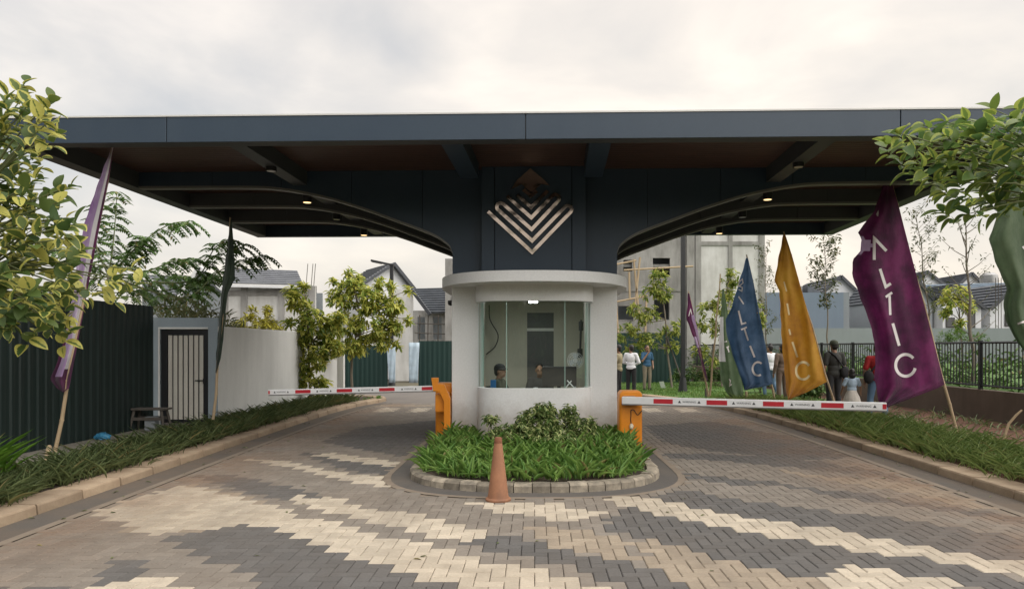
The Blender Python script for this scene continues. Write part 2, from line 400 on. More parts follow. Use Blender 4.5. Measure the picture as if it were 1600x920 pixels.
def frames(dirs, ups):
    d = dirs / np.linalg.norm(dirs, axis=1, keepdims=True)
    x = np.cross(d, ups); x /= np.maximum(np.linalg.norm(x, axis=1, keepdims=True), 1e-6)
    n = np.cross(x, d)
    return np.stack([x, d, n], axis=2)          # columns x, y, z
def leaf_cloud(name, mat, pos, dirs, ups, length, width, tmpl, parent=None, rnd=None):
    pos = np.asarray(pos, float); N = len(pos)
    V, Fc, E = tmpl; n = len(V)
    R = frames(np.asarray(dirs, float), np.asarray(ups, float))
    loc = V[None] * np.stack([np.broadcast_to(width, N), np.broadcast_to(length, N), np.broadcast_to(length, N)], 1)[:, None, :]
    P = np.einsum('nij,nkj->nki', R, loc) + pos[:, None, :]
    if parent is not None: P = P - np.array(root_loc(parent))
    P = P.reshape(-1, 3)
    me = bpy.data.meshes.new(name)
    fl = np.array([len(f) for f in Fc]); idx = np.concatenate([np.array(f) for f in Fc])
    allidx = (idx[None] + (np.arange(N) * n)[:, None]).ravel()
    me.vertices.add(N * n); me.vertices.foreach_set('co', P.ravel())
    me.loops.add(len(allidx)); me.loops.foreach_set('vertex_index', allidx)
    tot = np.tile(fl, N); st = np.concatenate([[0], np.cumsum(tot)[:-1]])
    me.polygons.add(len(tot)); me.polygons.foreach_set('loop_start', st)
    me.polygons.foreach_set('use_smooth', np.ones(len(tot), bool))
    me.update(calc_edges=True)
    a = me.attributes.new('edge', 'FLOAT', 'POINT'); a.data.foreach_set('value', np.tile(E, N))
    b = me.attributes.new('rnd', 'FLOAT', 'POINT'); b.data.foreach_set('value', np.repeat(rng.random(N) if rnd is None else rnd, n))
    me.materials.append(mat)
    o = bpy.data.objects.new(name, me); link(o); o.parent = parent; o['kind'] = 'stuff'
    return o
T_OVAL = leaf_template(3, 1.0, fold=0.25, droop=0.25)
T_NEAR = leaf_template(6, 1.0, fold=0.22, droop=0.28)
T_LANCE = leaf_template(2, 1.0, fold=0.2, droop=0.2, shape='lance')
T_BLADE = leaf_template(4, 1.0, fold=0.15, droop=0.55, shape='strap')
T_STRAP = leaf_template(5, 1.0, fold=0.35, droop=0.45, shape='strap')
def unit_rand(n):
    v = rng.normal(size=(n, 3)); return v / np.linalg.norm(v, axis=1, keepdims=True)
def whorls(centre, radii, n_twig, per, spread=0.09, up=0.25, hollow=0.45):
    """leaf positions and directions for rosettes at twig ends scattered through an ellipsoid"""
    c = np.array(centre, float); r = np.array(radii, float)
    u = unit_rand(n_twig); rad = hollow + (1 - hollow) * rng.random((n_twig, 1)) ** 0.6
    tips = c + u * rad * r
    pos = []; dr = []
    for t, d in zip(tips, u):
        ax = d * 0.8 + np.array([0, 0, 0.5]); ax /= np.linalg.norm(ax)
        a = np.cross(ax, [0.3, 0.9, 0.1]); a /= np.linalg.norm(a); b = np.cross(ax, a)
        for k in range(per):
            ang = k * 2.4 + rng.random(); off = ax * (-spread * k / per * 2)
            dd = (a * cos(ang) + b * sin(ang)) + ax * (0.2 + 0.7 * rng.random()) + np.array([0, 0, up - 0.35])
            pos.append(t + off); dr.append(dd)
    return np.array(pos), np.array(dr), tips

# ================================================================== GROUND AND ROAD
mb = MB(); mb.grid([[(-700, -300, -0.06), (700, -300, -0.06)], [(-700, 900, -0.06), (700, 900, -0.06)]])
structure(mb, 'ground', M['ground'], fix=False)

def catmull(pts, per=6):
    P = [Vector(p) for p in pts]; P = [P[0]*2 - P[1]] + P + [P[-1]*2 - P[-2]]
    res = []
    for i in range(1, len(P) - 2):
        for k in range(per):
            t = k / per; a, b, c, d = P[i-1], P[i], P[i+1], P[i+2]
            res.append(0.5 * ((2*b) + (c - a)*t + (2*a - 5*b + 4*c - d)*t*t + (3*b - a - 3*c + d)*t*t*t))
    res.append(P[-2]); return res
KL = catmull([(-4.80, -2), (-4.82, 4), (-4.86, 8), (-4.97, 13), (-5.0, 17.5), (-4.85, 20.2), (-4.5, 22.0), (-4.62, 23.0), (-5.4, 23.7), (-8.0, 24.0), (-12, 24.1)], 8)
KR = catmull([(5.12, -2), (5.13, 4), (5.16, 8), (5.22, 13), (5.18, 16.5), (4.95, 19.0), (4.45, 21.3), (3.4, 23.9), (2.2, 26.0), (1.0, 27.6), (-1, 28.4)], 8)
def offset(line, d):
    res = []
    for i, p in enumerate(line):
        a = line[max(i-1, 0)]; b = line[min(i+1, len(line)-1)]
        t = (b - a).normalized(); res.append(p + Vector((t.y, -t.x)) * d)
    return res
def strip(mb, A, B, za, zb, mi=0):
    mb.grid([[(p.x, p.y, za) for p in A], [(p.x, p.y, zb) for p in B]], mi)
def x_at(line, y):
    for a, b in zip(line, line[1:]):
        if (a.y - y) * (b.y - y) <= 0 and a.y != b.y: return a.x + (b.x - a.x) * (y - a.y) / (b.y - a.y)
    return line[-1].x

mb = MB(); mb.grid([[(-6, -6, 0), (6, -6, 0)], [(-6, 21.6, 0), (6, 21.6, 0)]])
road = structure(mb, 'road', M['sand_bed'], fix=False)
mb = MB(); mb.grid([[(-45, 21.5, 0.012), (9, 21.5, 0.012)], [(-45, 29.2, 0.012), (9, 29.2, 0.012)]])
structure(mb, 'cross_street', M['street'], fix=False)
mb = MB()
for line, sgn in ((KL, 1), (KR, -1)):
    ln = [p for p in line if p.y < 21.6 and (sgn > 0 or p.y < 21.6)]
    strip(mb, ln, offset(ln, 0.36 * sgn), 0.016, 0.013)
structure(mb, 'gutter', M['gutter'], fix=False)
mb = MB()
for line, sgn in ((KL, 1), (KR, -1)):
    ln = [p for p in line if p.y < 21.6]
    strip(mb, offset(ln, 0.36 * sgn), offset(ln, 0.455 * sgn), 0.021, 0.021)
    strip(mb, offset(ln, 0.455 * sgn), offset(ln, 0.75 * sgn), 0.0135, 0.0135)
structure(mb, 'road_edge_band', M['edge_band'], fix=False)

# kerbs: every kerbstone a piece
def kerb(name, line, sgn, y0, y1, mat, step=0.75, h=0.115, w=0.36, lab=None):
    bed = MB()
    ln = [p for p in line if y0 - 1 <= p.y <= y1 + 1]
    strip(bed, offset(ln, -0.02 * sgn), offset(ln, -0.34 * sgn), 0.02, 0.02)
    k = structure(bed, name, M['gutter'], fix=False)
    pts = []; acc = 0.0; last = ln[0]; pts.append(last)
    dense = []
    for a, b in zip(ln, ln[1:]):
        for q in range(20): dense.append(a.lerp(b, q / 20))
    for p in dense:
        if (p - pts[-1]).length >= step: pts.append(p.copy())
    variants = []
    for v in range(4):
        m = MB(); j = random.uniform(0.0, 0.008)
        hw = step / 2 - 0.008
        prof = [(0, -0.05), (0.010 + j, h - 0.02), (0.024, h), (w, h), (w, -0.05)]
        m.prism([(-hw, y, z) for y, z in prof], (2*hw, 0, 0))
        variants.append(m.mesh('kerbstone', mat, bevel=0.004, seg=1))
    for a, b in zip(pts, pts[1:]):
        d = (b - a); ang = math.atan2(d.y, d.x)
        o = bpy.data.objects.new('kerbstone', random.choice(variants)); link(o); o.parent = k
        mid = (a + b) / 2
        o.location = (mid.x, mid.y, random.uniform(-0.006, 0.006))
        o.rotation_euler = (random.uniform(-.01, .01), 0, ang + random.uniform(-.008, .008))
        if sgn < 0:
            o.rotation_euler.z += pi
    return k
kerb('left_kerb', KL, 1, 2, 25, M['kerb'])
kerb('right_kerb', KR, -1, 2, 29, M['kerb'])

# herringbone pavers
PC = []
def ring(kind, scale, ox, oy, pts):
    P = []
    for x, y in pts:
        px, py = ox + x / scale, oy + y / scale
        g = G(px, max(py, 560), 0.02); P.append((g.x, g.y))
    xs = np.array([p[0] for p in P]); ys = np.array([p[1] for p in P])
    PC.append((kind, xs, ys))
c6 = (2.5, 0, 640); c7 = (2.5, 480, 700); c8 = (2.667, 1000, 620); c1 = (1, 0, 0)
# charcoal first, cream later wins
ring('d', *c6, [(640,500),(740,470),(880,455),(990,440),(1100,478),(1200,512),(1280,545),(1400,575),(1500,605),(1640,625),(2000,745),(1800,760),(1000,760),(980,640),(860,605),(740,555)])
ring('d', *c6, [(750,255),(900,255),(1020,280),(1120,300),(1250,335),(1200,352),(1100,352),(960,320),(860,290)])
ring('d', *c6, [(500,580),(612,600),(560,640),(440,668),(330,680),(440,600)])
ring('d', *c6, [(1150,165),(1300,170),(1600,235),(1600,262),(1420,250),(1290,215)])
ring('d', *c6, [(-500,690),(300,690),(250,760),(-500,760)])
ring('d', *c7, [(610,350),(700,325),(790,345),(870,365),(960,388),(1060,395),(1100,420),(1270,445),(1400,480),(1640,560),(1640,600),(1400,560),(1180,520),(1130,492),(1020,455),(900,435),(820,425),(740,402),(640,385)])
ring('d', *c7, [(0,178),(50,180),(60,192),(0,195)])
ring('d', *c8, [(60,400),(240,390),(400,430),(600,450),(830,480),(1050,500),(1250,530),(1450,560),(1600,590),(1900,640),(1900,760),(1600,700),(1430,665),(1320,650),(1100,610),(960,585),(800,545),(580,515),(370,490),(240,460),(100,430)])
ring('d', *c8, [(-60,455),(0,470),(120,500),(250,525),(450,560),(560,580),(700,605),(830,625),(1000,650),(1200,660),(1400,720),(1480,745),(1900,800),(1900,900),(1500,860),(1400,795),(1260,755),(1090,730),(1020,700),(890,705),(780,750),(720,740),(600,730),(460,700),(320,665),(190,625),(60,600),(-30,590),(-160,530)])
ring('d', *c8, [(-100,700),(100,712),(230,742),(350,775),(420,860),(-60,860)])
ring('d', *c8, [(170,315),(400,340),(560,350),(760,390),(900,395),(1050,420),(1200,450),(1400,470),(1700,520),(1700,545),(1450,500),(1250,470),(1000,440),(800,410),(600,370),(380,365),(200,335)])
ring('d', *c8, [(20,120),(300,100),(640,170),(900,250),(760,262),(560,250),(300,225),(100,190)])
ring('d', *c8, [(100,235),(300,235),(620,250),(940,300),(1150,348),(900,320),(600,290),(300,262),(120,255)])
ring('d', *c1, [(560,668),(692,655),(690,690),(640,715),(560,700),(500,690)])
ring('t', *c8, [(560,300),(850,338),(1050,350),(1300,390),(1560,458),(1500,475),(1350,452),(1150,410),(950,372),(780,345),(600,315)])
ring('t', *c8, [(-10,600),(70,600),(180,625),(310,670),(450,700),(580,730),(700,740),(800,780),(900,870),(420,870),(240,800),(150,740),(20,705)])
ring('t', *c1, [(225,775),(300,757),(395,775),(430,795),(300,835),(180,825)])
ring('t', *c7, [(880,300),(960,300),(1090,318),(1180,340),(1250,350),(1270,440),(1100,415),(1060,390),(960,385),(900,365)])
ring('c', *c6, [(370,400),(600,320),(720,290),(830,320),(950,345),(1090,380),(1200,425),(1370,455),(1450,490),(1600,530),(1600,612),(1500,602),(1400,570),(1280,540),(1200,510),(1080,470),(970,440),(880,455),(740,470),(620,495),(500,460)])
ring('c', *c7, [(-10,270),(100,290),(230,320),(300,352),(380,355),(530,390),(620,420),(710,440),(810,455),(915,480),(1030,510),(1140,540),(1300,640),(800,640),(620,552),(600,545),(500,515),(400,490),(240,445),(160,420),(100,400),(-10,378)])
ring('c', *c7, [(-60,178),(0,190),(150,200),(220,235),(400,245),(470,275),(540,285),(620,305),(690,315),(690,340),(600,362),(540,350),(470,340),(400,320),(320,300),(250,290),(180,270),(100,250),(20,235),(-40,215)])
ring('c', *c7, [(610,210),(700,214),(970,214),(1050,240),(1140,250),(1140,270),(1060,275),(1020,296),(900,270),(840,265),(750,250),(680,225)])
ring('c', *c8, [(-160,410),(0,418),(60,425),(240,460),(370,490),(580,515),(700,535),(800,545),(960,585),(1050,590),(1100,610),(1320,650),(1430,665),(1800,720),(1800,780),(1600,748),(1480,745),(1400,720),(1200,660),(1000,650),(830,625),(700,605),(560,580),(450,560),(250,525),(120,500),(0,470),(-60,452)])
ring('c', *c8, [(780,750),(900,700),(1020,700),(1080,730),(1260,760),(1330,770),(1450,850),(800,850)])
ring('c', *c6, [(930,190),(960,188),(1130,200),(1300,240),(1420,255),(1550,268),(1520,302),(1400,290),(1250,252),(1100,218)])
ring('c', *c6, [(1200,175),(1300,168),(1600,210),(1600,240),(1450,212),(1300,190)])
ring('c', *c6, [(280,700),(480,662),(600,640),(640,650),(700,665),(720,720),(600,780),(200,780)])
for k in range(-6, 8):                                     # crossing bars and the pale line behind them
    x0 = 0.25 + 0.86 * k
    PC.append(('c', np.array([x0, x0 + .46, x0 + .46, x0]), np.array([18.55, 18.55, 19.75, 19.75])))
PC.append(('t', np.array([-5., 5.2, 5.2, -5.]), np.array([20.35, 20.35, 20.75, 20.75])))
def in_poly(xs, ys, x, y):
    x2, y2 = np.roll(xs, -1), np.roll(ys, -1)
    c = ((ys > y) != (y2 > y)) & (x < (x2 - xs) * (y - ys) / (np.where(y2 == ys, 1e-9, y2 - ys)) + xs)
    return bool(np.count_nonzero(c) & 1)
def paver_kind(x, y):
    k = 'm'
    for kind, xs, ys in PC:
        if in_poly(xs, ys, x, y): k = kind
    return k
IX, IY0, IY1 = 1.62, 8.30, 17.2                        # planter island: half width, front, back
def island_pts(hw, front, back, n=26, ex=2.5, depth=1.55):
    P = []
    for i in range(n + 1):
        a = pi - pi * i / n
        P.append(Vector((hw * (1 if cos(a) >= 0 else -1) * abs(cos(a)) ** (2/ex), front + depth - depth * abs(sin(a)) ** (2/ex))))
    return [Vector((-hw, back))] + P + [Vector((hw, back))]
ISL_GUT = island_pts(IX + 0.21, IY0 - 0.27, IY1, depth=1.75, ex=2.6)
ISL_BAND = island_pts(IX + 0.30, IY0 - 0.36, IY1, depth=1.85, ex=2.6)
ISL = island_pts(IX, IY0, IY1)
gx = np.array([p.x for p in ISL_BAND]); gy = np.array([p.y for p in ISL_BAND])
cell = 0.105
near = []; rest = []
for j in range(int(2.4 / cell), int(21.45 / cell)):
    for i in range(-52, 54):
        k = (i - j) % 4
        if k == 0: x, y, hz = (i + 1) * cell, (j + .5) * cell, True
        elif k == 3: x, y, hz = (i + .5) * cell, (j + 1) * cell, False
        else: continue
        if x < x_at(KL, y) + 0.46 + 0.05 or x > x_at(KR, y) - 0.46 - 0.05: continue
        if in_poly(gx, gy, x, y): continue
        kd = paver_kind(x, y)
        vis = y > 5.0 and abs((x / y * F) + CX - 800) < 810 and y > 5.02
        (near if vis else rest).append((y, x, hz, kd))
near.sort(key=lambda t: t[0])
rest += near[300:]; near = near[:300]
def paver_geo(hz):
    hx, hy = (0.1031, 0.0484) if hz else (0.0506, 0.1009); c = 0.0065
    v = [(-hx,-hy,0),(hx,-hy,0),(hx,hy,0),(-hx,hy,0),(-hx,-hy,.014),(hx,-hy,.014),(hx,hy,.014),(-hx,hy,.014),(-hx+c,-hy+c,.02),(hx-c,-hy+c,.02),(hx-c,hy-c,.02),(-hx+c,hy-c,.02)]
    f = [(0,1,5,4),(1,2,6,5),(2,3,7,6),(3,0,4,7),(4,5,9,8),(5,6,10,9),(6,7,11,10),(7,4,8,11),(8,9,10,11)]
    return v, f
PM = {'c': M['pav_cream'], 'm': M['pav_mid'], 'd': M['pav_dark'], 't': M['pav_tan']}
pav_mesh = {}
for hz in (True, False):
    v, f = paver_geo(hz)
    for kd in PM:
        me = bpy.data.meshes.new('paver'); me.from_pydata(v, [], f); me.materials.append(PM[kd]); pav_mesh[hz, kd] = me
for y, x, hz, kd in near:
    o = bpy.data.objects.new('paver', pav_mesh[hz, kd]); link(o); o.parent = road
    o.location = (x, y, random.uniform(0, 0.003)); o.rotation_euler = (random.uniform(-.008,.008), random.uniform(-.008,.008), random.uniform(-.012,.012))
V = []; Fa = []; MI = []; RN = []
order = ['c', 'm', 'd', 't']
geo = {hz: paver_geo(hz) for hz in (True, False)}
for y, x, hz, kd in rest:
    v, f = geo[hz]; b = len(V); dz = random.uniform(0, 0.0035); r = random.random()
    V += [(px + x, py + y, pz + dz) for px, py, pz in v]; RN += [r] * len(v)
    Fa += [tuple(q + b for q in ff) for ff in f]; MI += [order.index(kd)] * len(f)
me = bpy.data.meshes.new('paving'); me.from_pydata(V, [], Fa)
for kd in order: me.materials.append(PM[kd])
me.polygons.foreach_set('material_index', MI)
a = me.attributes.new('rnd', 'FLOAT', 'POINT'); a.data.foreach_set('value', RN)
o = bpy.data.objects.new('paving', me); link(o); o.parent = road; o['kind'] = 'stuff'

# planter island: gutter ring, band, kerbstones, soil
ISL_UNDER = island_pts(IX + 0.60, IY0 - 0.66, IY1, depth=2.05, ex=2.6)
mb = MB(); strip(mb, ISL_BAND, ISL_GUT, 0.0215, 0.0215); strip(mb, ISL_UNDER, ISL_BAND, 0.0138, 0.0138); structure(mb, 'island_edge_band', M['edge_band'], fix=False)
mb = MB(); strip(mb, ISL_GUT, ISL, 0.017, 0.014); structure(mb, 'island_gutter', M['island_gutter'], fix=False)
isl = thing('planter_island', (0, IY0 + 1.0, 0.0), 'rounded planted traffic island edged with worn kerbstones in front of the guard booth', 'planter')
inner = island_pts(IX - 0.17, IY0 + 0.18, IY1, depth=1.42)
mb = MB()
mb.add([(p.x, p.y, 0.095) for p in inner], [tuple(range(len(inner)))]); mb.build('soil', M['soil'], isl)
dense = []
for a, b in zip(ISL, ISL[1:]):
    for q in range(24): dense.append(a.lerp(b, q / 24))
pts = [dense[0]]
for p in dense:
    if (p - pts[-1]).length >= 0.21 if (p.y < IY0 + 2.4) else (p - pts[-1]).length >= 0.5: pts.append(p)
for a, b in zip(pts, pts[1:]):
    d = b - a; n = Vector((d.y, -d.x)).normalized()
    if n.dot(Vector((0, IY0 + 2.3)) - (a + b) / 2) < 0: n = -n
    lift = random.uniform(-.008, .008)
    m = MB(); g = 0.006; a2 = a + d.normalized() * g; b2 = b - d.normalized() * g
    bul = 0.012
    rows = []
    for t in (0, .5, 1):
        p = a2.lerp(b2, t) - n * (bul if t == .5 else 0)
        q = a2.lerp(b2, t)
        rows.append([(p.x, p.y, -.03), (p.x + n.x*.012, p.y + n.y*.012, .085 + lift), (q.x + n.x*.04, q.y + n.y*.04, .112 + lift), (q.x + n.x*.155, q.y + n.y*.155, .112 + lift), (q.x + n.x*.17, q.y + n.y*.17, -.03)])
    m.grid(rows); m.add(rows[0], [(0,1,2,3,4)]); m.add(rows[2], [(4,3,2,1,0)])
    m.build('kerbstone', M['island_kerb'], isl, bevel=0.0)

# verges
def sheet(name, poly, z, mat):
    m = MB(); m.add([(x, y, z) for x, y in poly], [tuple(range(len(poly)))]); return structure(m, name, mat)
kl_in = offset([p for p in KL], -0.33); kr_in = offset([p for p in KR], 0.33)
m = MB(); ln = [p for p in kl_in if p.x > -9]
strip(m, [Vector((-14, p.y)) for p in ln], ln, 0.10, 0.10); structure(m, 'left_verge', M['soil'], fix=False)
m = MB(); ln = [p for p in kr_in if p.y < 27.9]
strip(m, ln, [Vector((11, p.y)) for p in ln], 0.10, 0.10); structure(m, 'right_verge', M['red_soil'], fix=False)
sheet('left_footpath', [(-7.42, -1), (-6.05, -1), (-6.05, 14.5), (-7.42, 14.5)], 0.108, M['path'])
sheet('garden_edging', [(7.12, -1), (7.34, -1), (7.40, 17), (7.18, 17)], 0.125, M['path'])
ln = [p for p in kr_in if 19.8 < p.y < 27.9]
m = MB(); strip(m, ln, [Vector((8.6, p.y)) for p in ln], 0.112, 0.112); m.grid([[(1.0, 27.85, .112), (8.6, 27.85, .112)], [(1.0, 33, .112), (8.6, 33, .112)]])
structure(m, 'lawn', M['lawn'], fix=False)

# ================================================================== GUARD BOOTH
booth = thing('guard_booth', (0, 12.7, 0), 'white rounded guard booth with a curved bay window on the planted island', 'guard booth')
BW, BF, BB = 1.42, 12.70, 16.3
def bay(a=0.97, b=0.69, y0=12.74, n=3.4, k=40):
    P = []
    for i in range(k + 1):
        t = pi - pi * i / k
        P.append(Vector((a * (1 if cos(t) >= 0 else -1) * abs(cos(t)) ** (2/n), y0 - b * abs(sin(t)) ** (2/n))))
    return P
def wall_strip(outer, inner, z0, z1):
    m = MB(); n = len(outer)
    vs = [(p.x, p.y, z0) for p in outer] + [(p.x, p.y, z1) for p in outer] + [(p.x, p.y, z0) for p in inner] + [(p.x, p.y, z1) for p in inner]
    f = []
    for i in range(n - 1):
        f += [(i, i+1, n+i+1, n+i), (2*n+i+1, 2*n+i, 3*n+i, 3*n+i+1), (n+i, n+i+1, 3*n+i+1, 3*n+i), (i+1, i, 2*n+i, 2*n+i+1)]
    f += [(0, n, 3*n, 2*n), (n-1, 3*n-1, 4*n-1, 2*n-1)]
    m.add(vs, f); return m
b_out, b_in = bay(), bay(0.86, 0.58)
SILL, HEAD, SLAB0, SLAB1 = 0.975, 2.405, 2.676, 2.846
wall_strip(b_out, b_in, 0.0, SILL).build('bay_wall', M['booth'], booth, smooth=40)
wall_strip(bay(1.0, 0.72), bay(0.86, 0.58), HEAD, SLAB0 + 0.002).build('bay_lintel', M['booth'], booth, smooth=40)
m = MB()
m.box((-BW, BF, 0), (-0.955, BF + .14, SLAB0)); m.build('front_wall', M['booth'], booth, bevel=0.012)
m = MB(); m.box((0.955, BF, 0), (BW, BF + .14, SLAB0)); m.build('front_wall', M['booth'], booth, bevel=0.012)
for s in (-1, 1):
    m = MB(); x0, x1 = sorted((s * BW, s * (BW - .12)))
    m.box((x0, BF + .143, 0), (x1, BB, SLAB0)); m.build('side_wall', M['booth'], booth)
    m = MB(); x0, x1 = sorted((s * (BW - .123), s * (BW - .133)))
    m.box((x0, BF + .15, 0.05), (x1, 15.28, 2.56)); m.build('inner_lining', M['booth_in'], booth)
m = MB(); m.box((-BW + .12, 15.3, 0), (-.15, 15.4, SLAB0)); m.box((.40, 15.3, 0), (BW - .12, 15.4, SLAB0)); m.box((-.15, 15.3, 2.36), (.40, 15.4, SLAB0))
m.build('back_wall', M['booth_in'], booth)
m = MB(); m.box((-.15, 15.33, 0.02), (.40, 15.37, 1.98)); m.box((-.15, 15.33, 2.04), (.40, 15.37, 2.36)); d_ = m.build('inner_door', M['door'], booth)
m = MB(); m.box((-.15, 15.315, 1.98), (.40, 15.36, 2.04)); m.build('transom_bar', M['white_metal'], booth)
m = MB(); m.box((-BW + .12, BF + .15, 0.02), (BW - .12, 15.3, 0.06)); m.build('booth_floor', M['in_floor'], booth)
m = MB()
ci = bay(0.85, 0.57); cp = [(p.x, p.y, 2.56) for p in ci] + [(BW-.125, 12.8, 2.56), (BW-.125, 15.3, 2.56), (-BW+.125, 15.3, 2.56), (-BW+.125, 12.8, 2.56)]
m.prism(cp, (0, 0, .03)); m.build('booth_ceiling', M['booth_in'], booth)
m = MB(); m.box((-.10, 13.35, 2.452), (.06, 13.50, 2.556)); lampo = m.build('ceiling_lamp', M['cool_lamp'], booth, bevel=.01)
pl = bpy.data.lights.new('booth_lamp', 'AREA'); pl.energy = 5.5; pl.size = 0.5; pl.color = (0.93, 1.0, 0.93)
plo = bpy.data.objects.new('booth_lamp', pl); link(plo); plo.location = (-0.04, 13.42, 2.44)
# glass: three bent panes and green joints
gl = bay(0.925, 0.645, n=3.4, k=60)
cuts = [(-9, -0.455), (-0.455, 0.50), (0.50, 9)]
for x0, x1 in cuts:
    row = [p for p in gl if x0 - .02 <= p.x <= x1 + .02]
    m = MB(); m.grid([[(p.x, p.y, SILL - .01) for p in row], [(p.x, p.y, HEAD + .01) for p in row]])
    m.build('window_pane', M['glass'], booth, fix=False, smooth=True)
for xx in (-0.455, 0.50):
    m = MB(); m.box((xx - .004, 12.085, SILL), (xx + .004, 12.10, HEAD)); m.build('glass_joint', M['glass_edge'], booth)
for s in (-1, 1):
    m = MB(); x0, x1 = sorted((s * .925, s * .87)); m.box((x0, 12.70, SILL), (x1, 12.78, HEAD)); m.build('glass_joint', M['glass_edge'], booth)
# roof slab with rounded front
sp = []
for i in range(49):
    t = pi - pi * i / 48
    sp.append((1.66 * (1 if cos(t) >= 0 else -1) * abs(cos(t)) ** (2/2.5), 13.7 - 2.2 * abs(sin(t)) ** (2/2.5), SLAB0))
sp = [(-1.66, 16.6, SLAB0)] + sp + [(1.66, 16.6, SLAB0)]
m = MB(); m.prism(sp, (0, 0, SLAB1 - SLAB0)); m.build('roof_slab', M['booth'], booth, smooth=35)
m = MB(); m.box((-1.42, 16.3, 0), (1.42, 16.42, SLAB0)); m.build('rear_wall', M['booth'], booth)
# camera dome on the left wall
cd = thing('security_camera', (-1.46, 13.0, 2.43), 'small black dome security camera on the left side wall of the guard booth', 'security camera')
m = MB(); m.box((-1.47, 12.96, 2.47), (-1.423, 13.04, 2.53)); m.build('bracket', M['white_paint'], cd)
m = MB(); m.lathe([(.012, -.055), (.04, -.04), (.052, 0), (.05, .035)], (-1.475, 13.0, 2.43), 12); m.build('dome', M['black_plastic'], cd, smooth=True)

# ================================================================== ENTRANCE CANOPY
CYAW = radians(-1.8)
can = thing('entrance_canopy', (0, 12.6, 0), 'wide dark slate entrance canopy on a central pylon with a mirror emblem', 'canopy', rz=CYAW)
HW, CF, CB = 7.17, 9.82, 18.3
ZB, ZS, ZT = 4.41, 4.69, 4.75
# fascia: panels on a dark backing
m = MB()
m.box((-HW, CF + .03, ZB + .02), (HW, CF + .30, ZT - .01)); m.build('front_fascia_core', M['beam'], can)
xs = [-HW, -4.88, -.03, 4.88, HW]
for a, b in zip(xs, xs[1:]):
    m = MB(); m.box((a + .006, CF, ZB), (b - .006, CF + .028, ZT)); m.build('fascia_panel', M['slate'], can, bevel=.003, seg=1)
m = MB(); m.box((-HW, CF - .012, ZT + .001), (HW, CF + .25, ZT + .022)); m.build('edge_flashing', M['white_metal'], can)
for s in (-1, 1):
    m = MB(); x0, x1 = sorted((s * HW, s * (HW - .27))); m.box((x0, CF + .303, ZB + .004), (x1, CB - .005, ZT - .012)); m.build('side_fascia', M['beam'], can)
    m = MB(); x0, x1 = sorted((s * (HW + .012), s * (HW - .2))); m.box((x0, CF + .255, ZT + .001), (x1, CB, ZT + .020)); m.build('edge_flashing', M['white_metal'], can)
m = MB(); m.box((-HW, CB, ZB), (HW, CB + .15, ZT)); m.build('rear_fascia', M['slate'], can)
m = MB(); m.box((-HW + .02, CF + .26, ZT + .002), (HW - .02, CB + .1, ZT + .012)); m.build('roof_sheet', M['slate_dark'], can)
# soffit boards
m = MB(); y = CF + .305; w_ = .115
while y < CB - .02:
    m.box((-HW + .27, y + .004, ZS), (HW - .27, min(y + w_, CB) - .004, ZS + .02)); y += w_
so_ = m.build('soffit_board', M['soffit'], can); so_['kind'] = 'stuff'
m = MB(); m.box((-HW + .2, CF + .2, ZS + .021), (HW - .2, CB, ZS + .03)); m.build('soffit_backing', M['slate_dark'], can)
# ribs with swept lower edge
curve = [(1.41, 1.60), (1.475, 1.737), (1.70, 1.90), (2.02, 2.035), (2.36, 2.160), (2.9, 2.36), (3.46, 2.535), (3.9, 2.64), (4.4, 2.725), (5.0, 2.762), (HW - .27, 2.768)]
CURVE = catmull(curve, 6)
def rib_poly(x0, x1):
    P = [(x0, ZS - .002)]
    if x0 < 1.4: P += [(x0, SLAB1 + .002), (1.41, SLAB1 + .002)]
    else: P.append((x0, EYE + float(np.interp(x0, [p.x for p in CURVE], [p.y for p in CURVE]))))
    P += [(p.x, EYE + p.y) for p in CURVE if x0 + .01 < p.x < x1 - .01 or (x0 < 1.4 and p.x <= 1.41)]
    P.append((x1, EYE + float(np.interp(x1, [p.x for p in CURVE], [p.y for p in CURVE]))))
    P.append((x1, ZS - .002)); return P
for y0 in (12.66, 14.42, 16.2):
    for s in (-1, 1):
        bounds = [.87, 1.93, 3.16, 4.38, 5.6, HW - .275]
        for a, b in zip(bounds, bounds[1:]):
            P = [(s * x, y0, z) for x, z in rib_poly(a + .004, b - .004)]
            m = MB(); m.prism(P, (0, .15, 0)); m.build('rib_panel', M['slate'] if y0 < 13 else M['beam'], can)
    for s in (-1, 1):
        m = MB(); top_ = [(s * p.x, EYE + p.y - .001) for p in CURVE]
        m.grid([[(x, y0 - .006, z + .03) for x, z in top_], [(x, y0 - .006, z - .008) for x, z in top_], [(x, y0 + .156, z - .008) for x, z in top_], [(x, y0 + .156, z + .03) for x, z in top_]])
        m.build('rib_bounce_strip', M['rib_bounce_strip'], can, fix=False)  # paler strip: ground bounce on the rib underside put into its colour
        m = MB()
        P = [(s * x, y0 + .02, z + .012) for x, z in rib_poly(1.42, HW - .28)]
        P[0] = (P[0][0], P[0][1], ZS - .004); P[-1] = (P[-1][0], P[-1][1], ZS - .004)
        m.prism(P, (0, .11, 0))
        m.build('rib_core', M['slate_dark'], can)
# side cheeks of the pylon
for s in (-1, 1):
    m = MB(); x0, x1 = sorted((s * 1.40, s * 1.30)); m.box((x0, 12.815, SLAB1 + .002), (x1, 16.18, ZS - .003)); m.build('pylon_side', M['slate'], can)
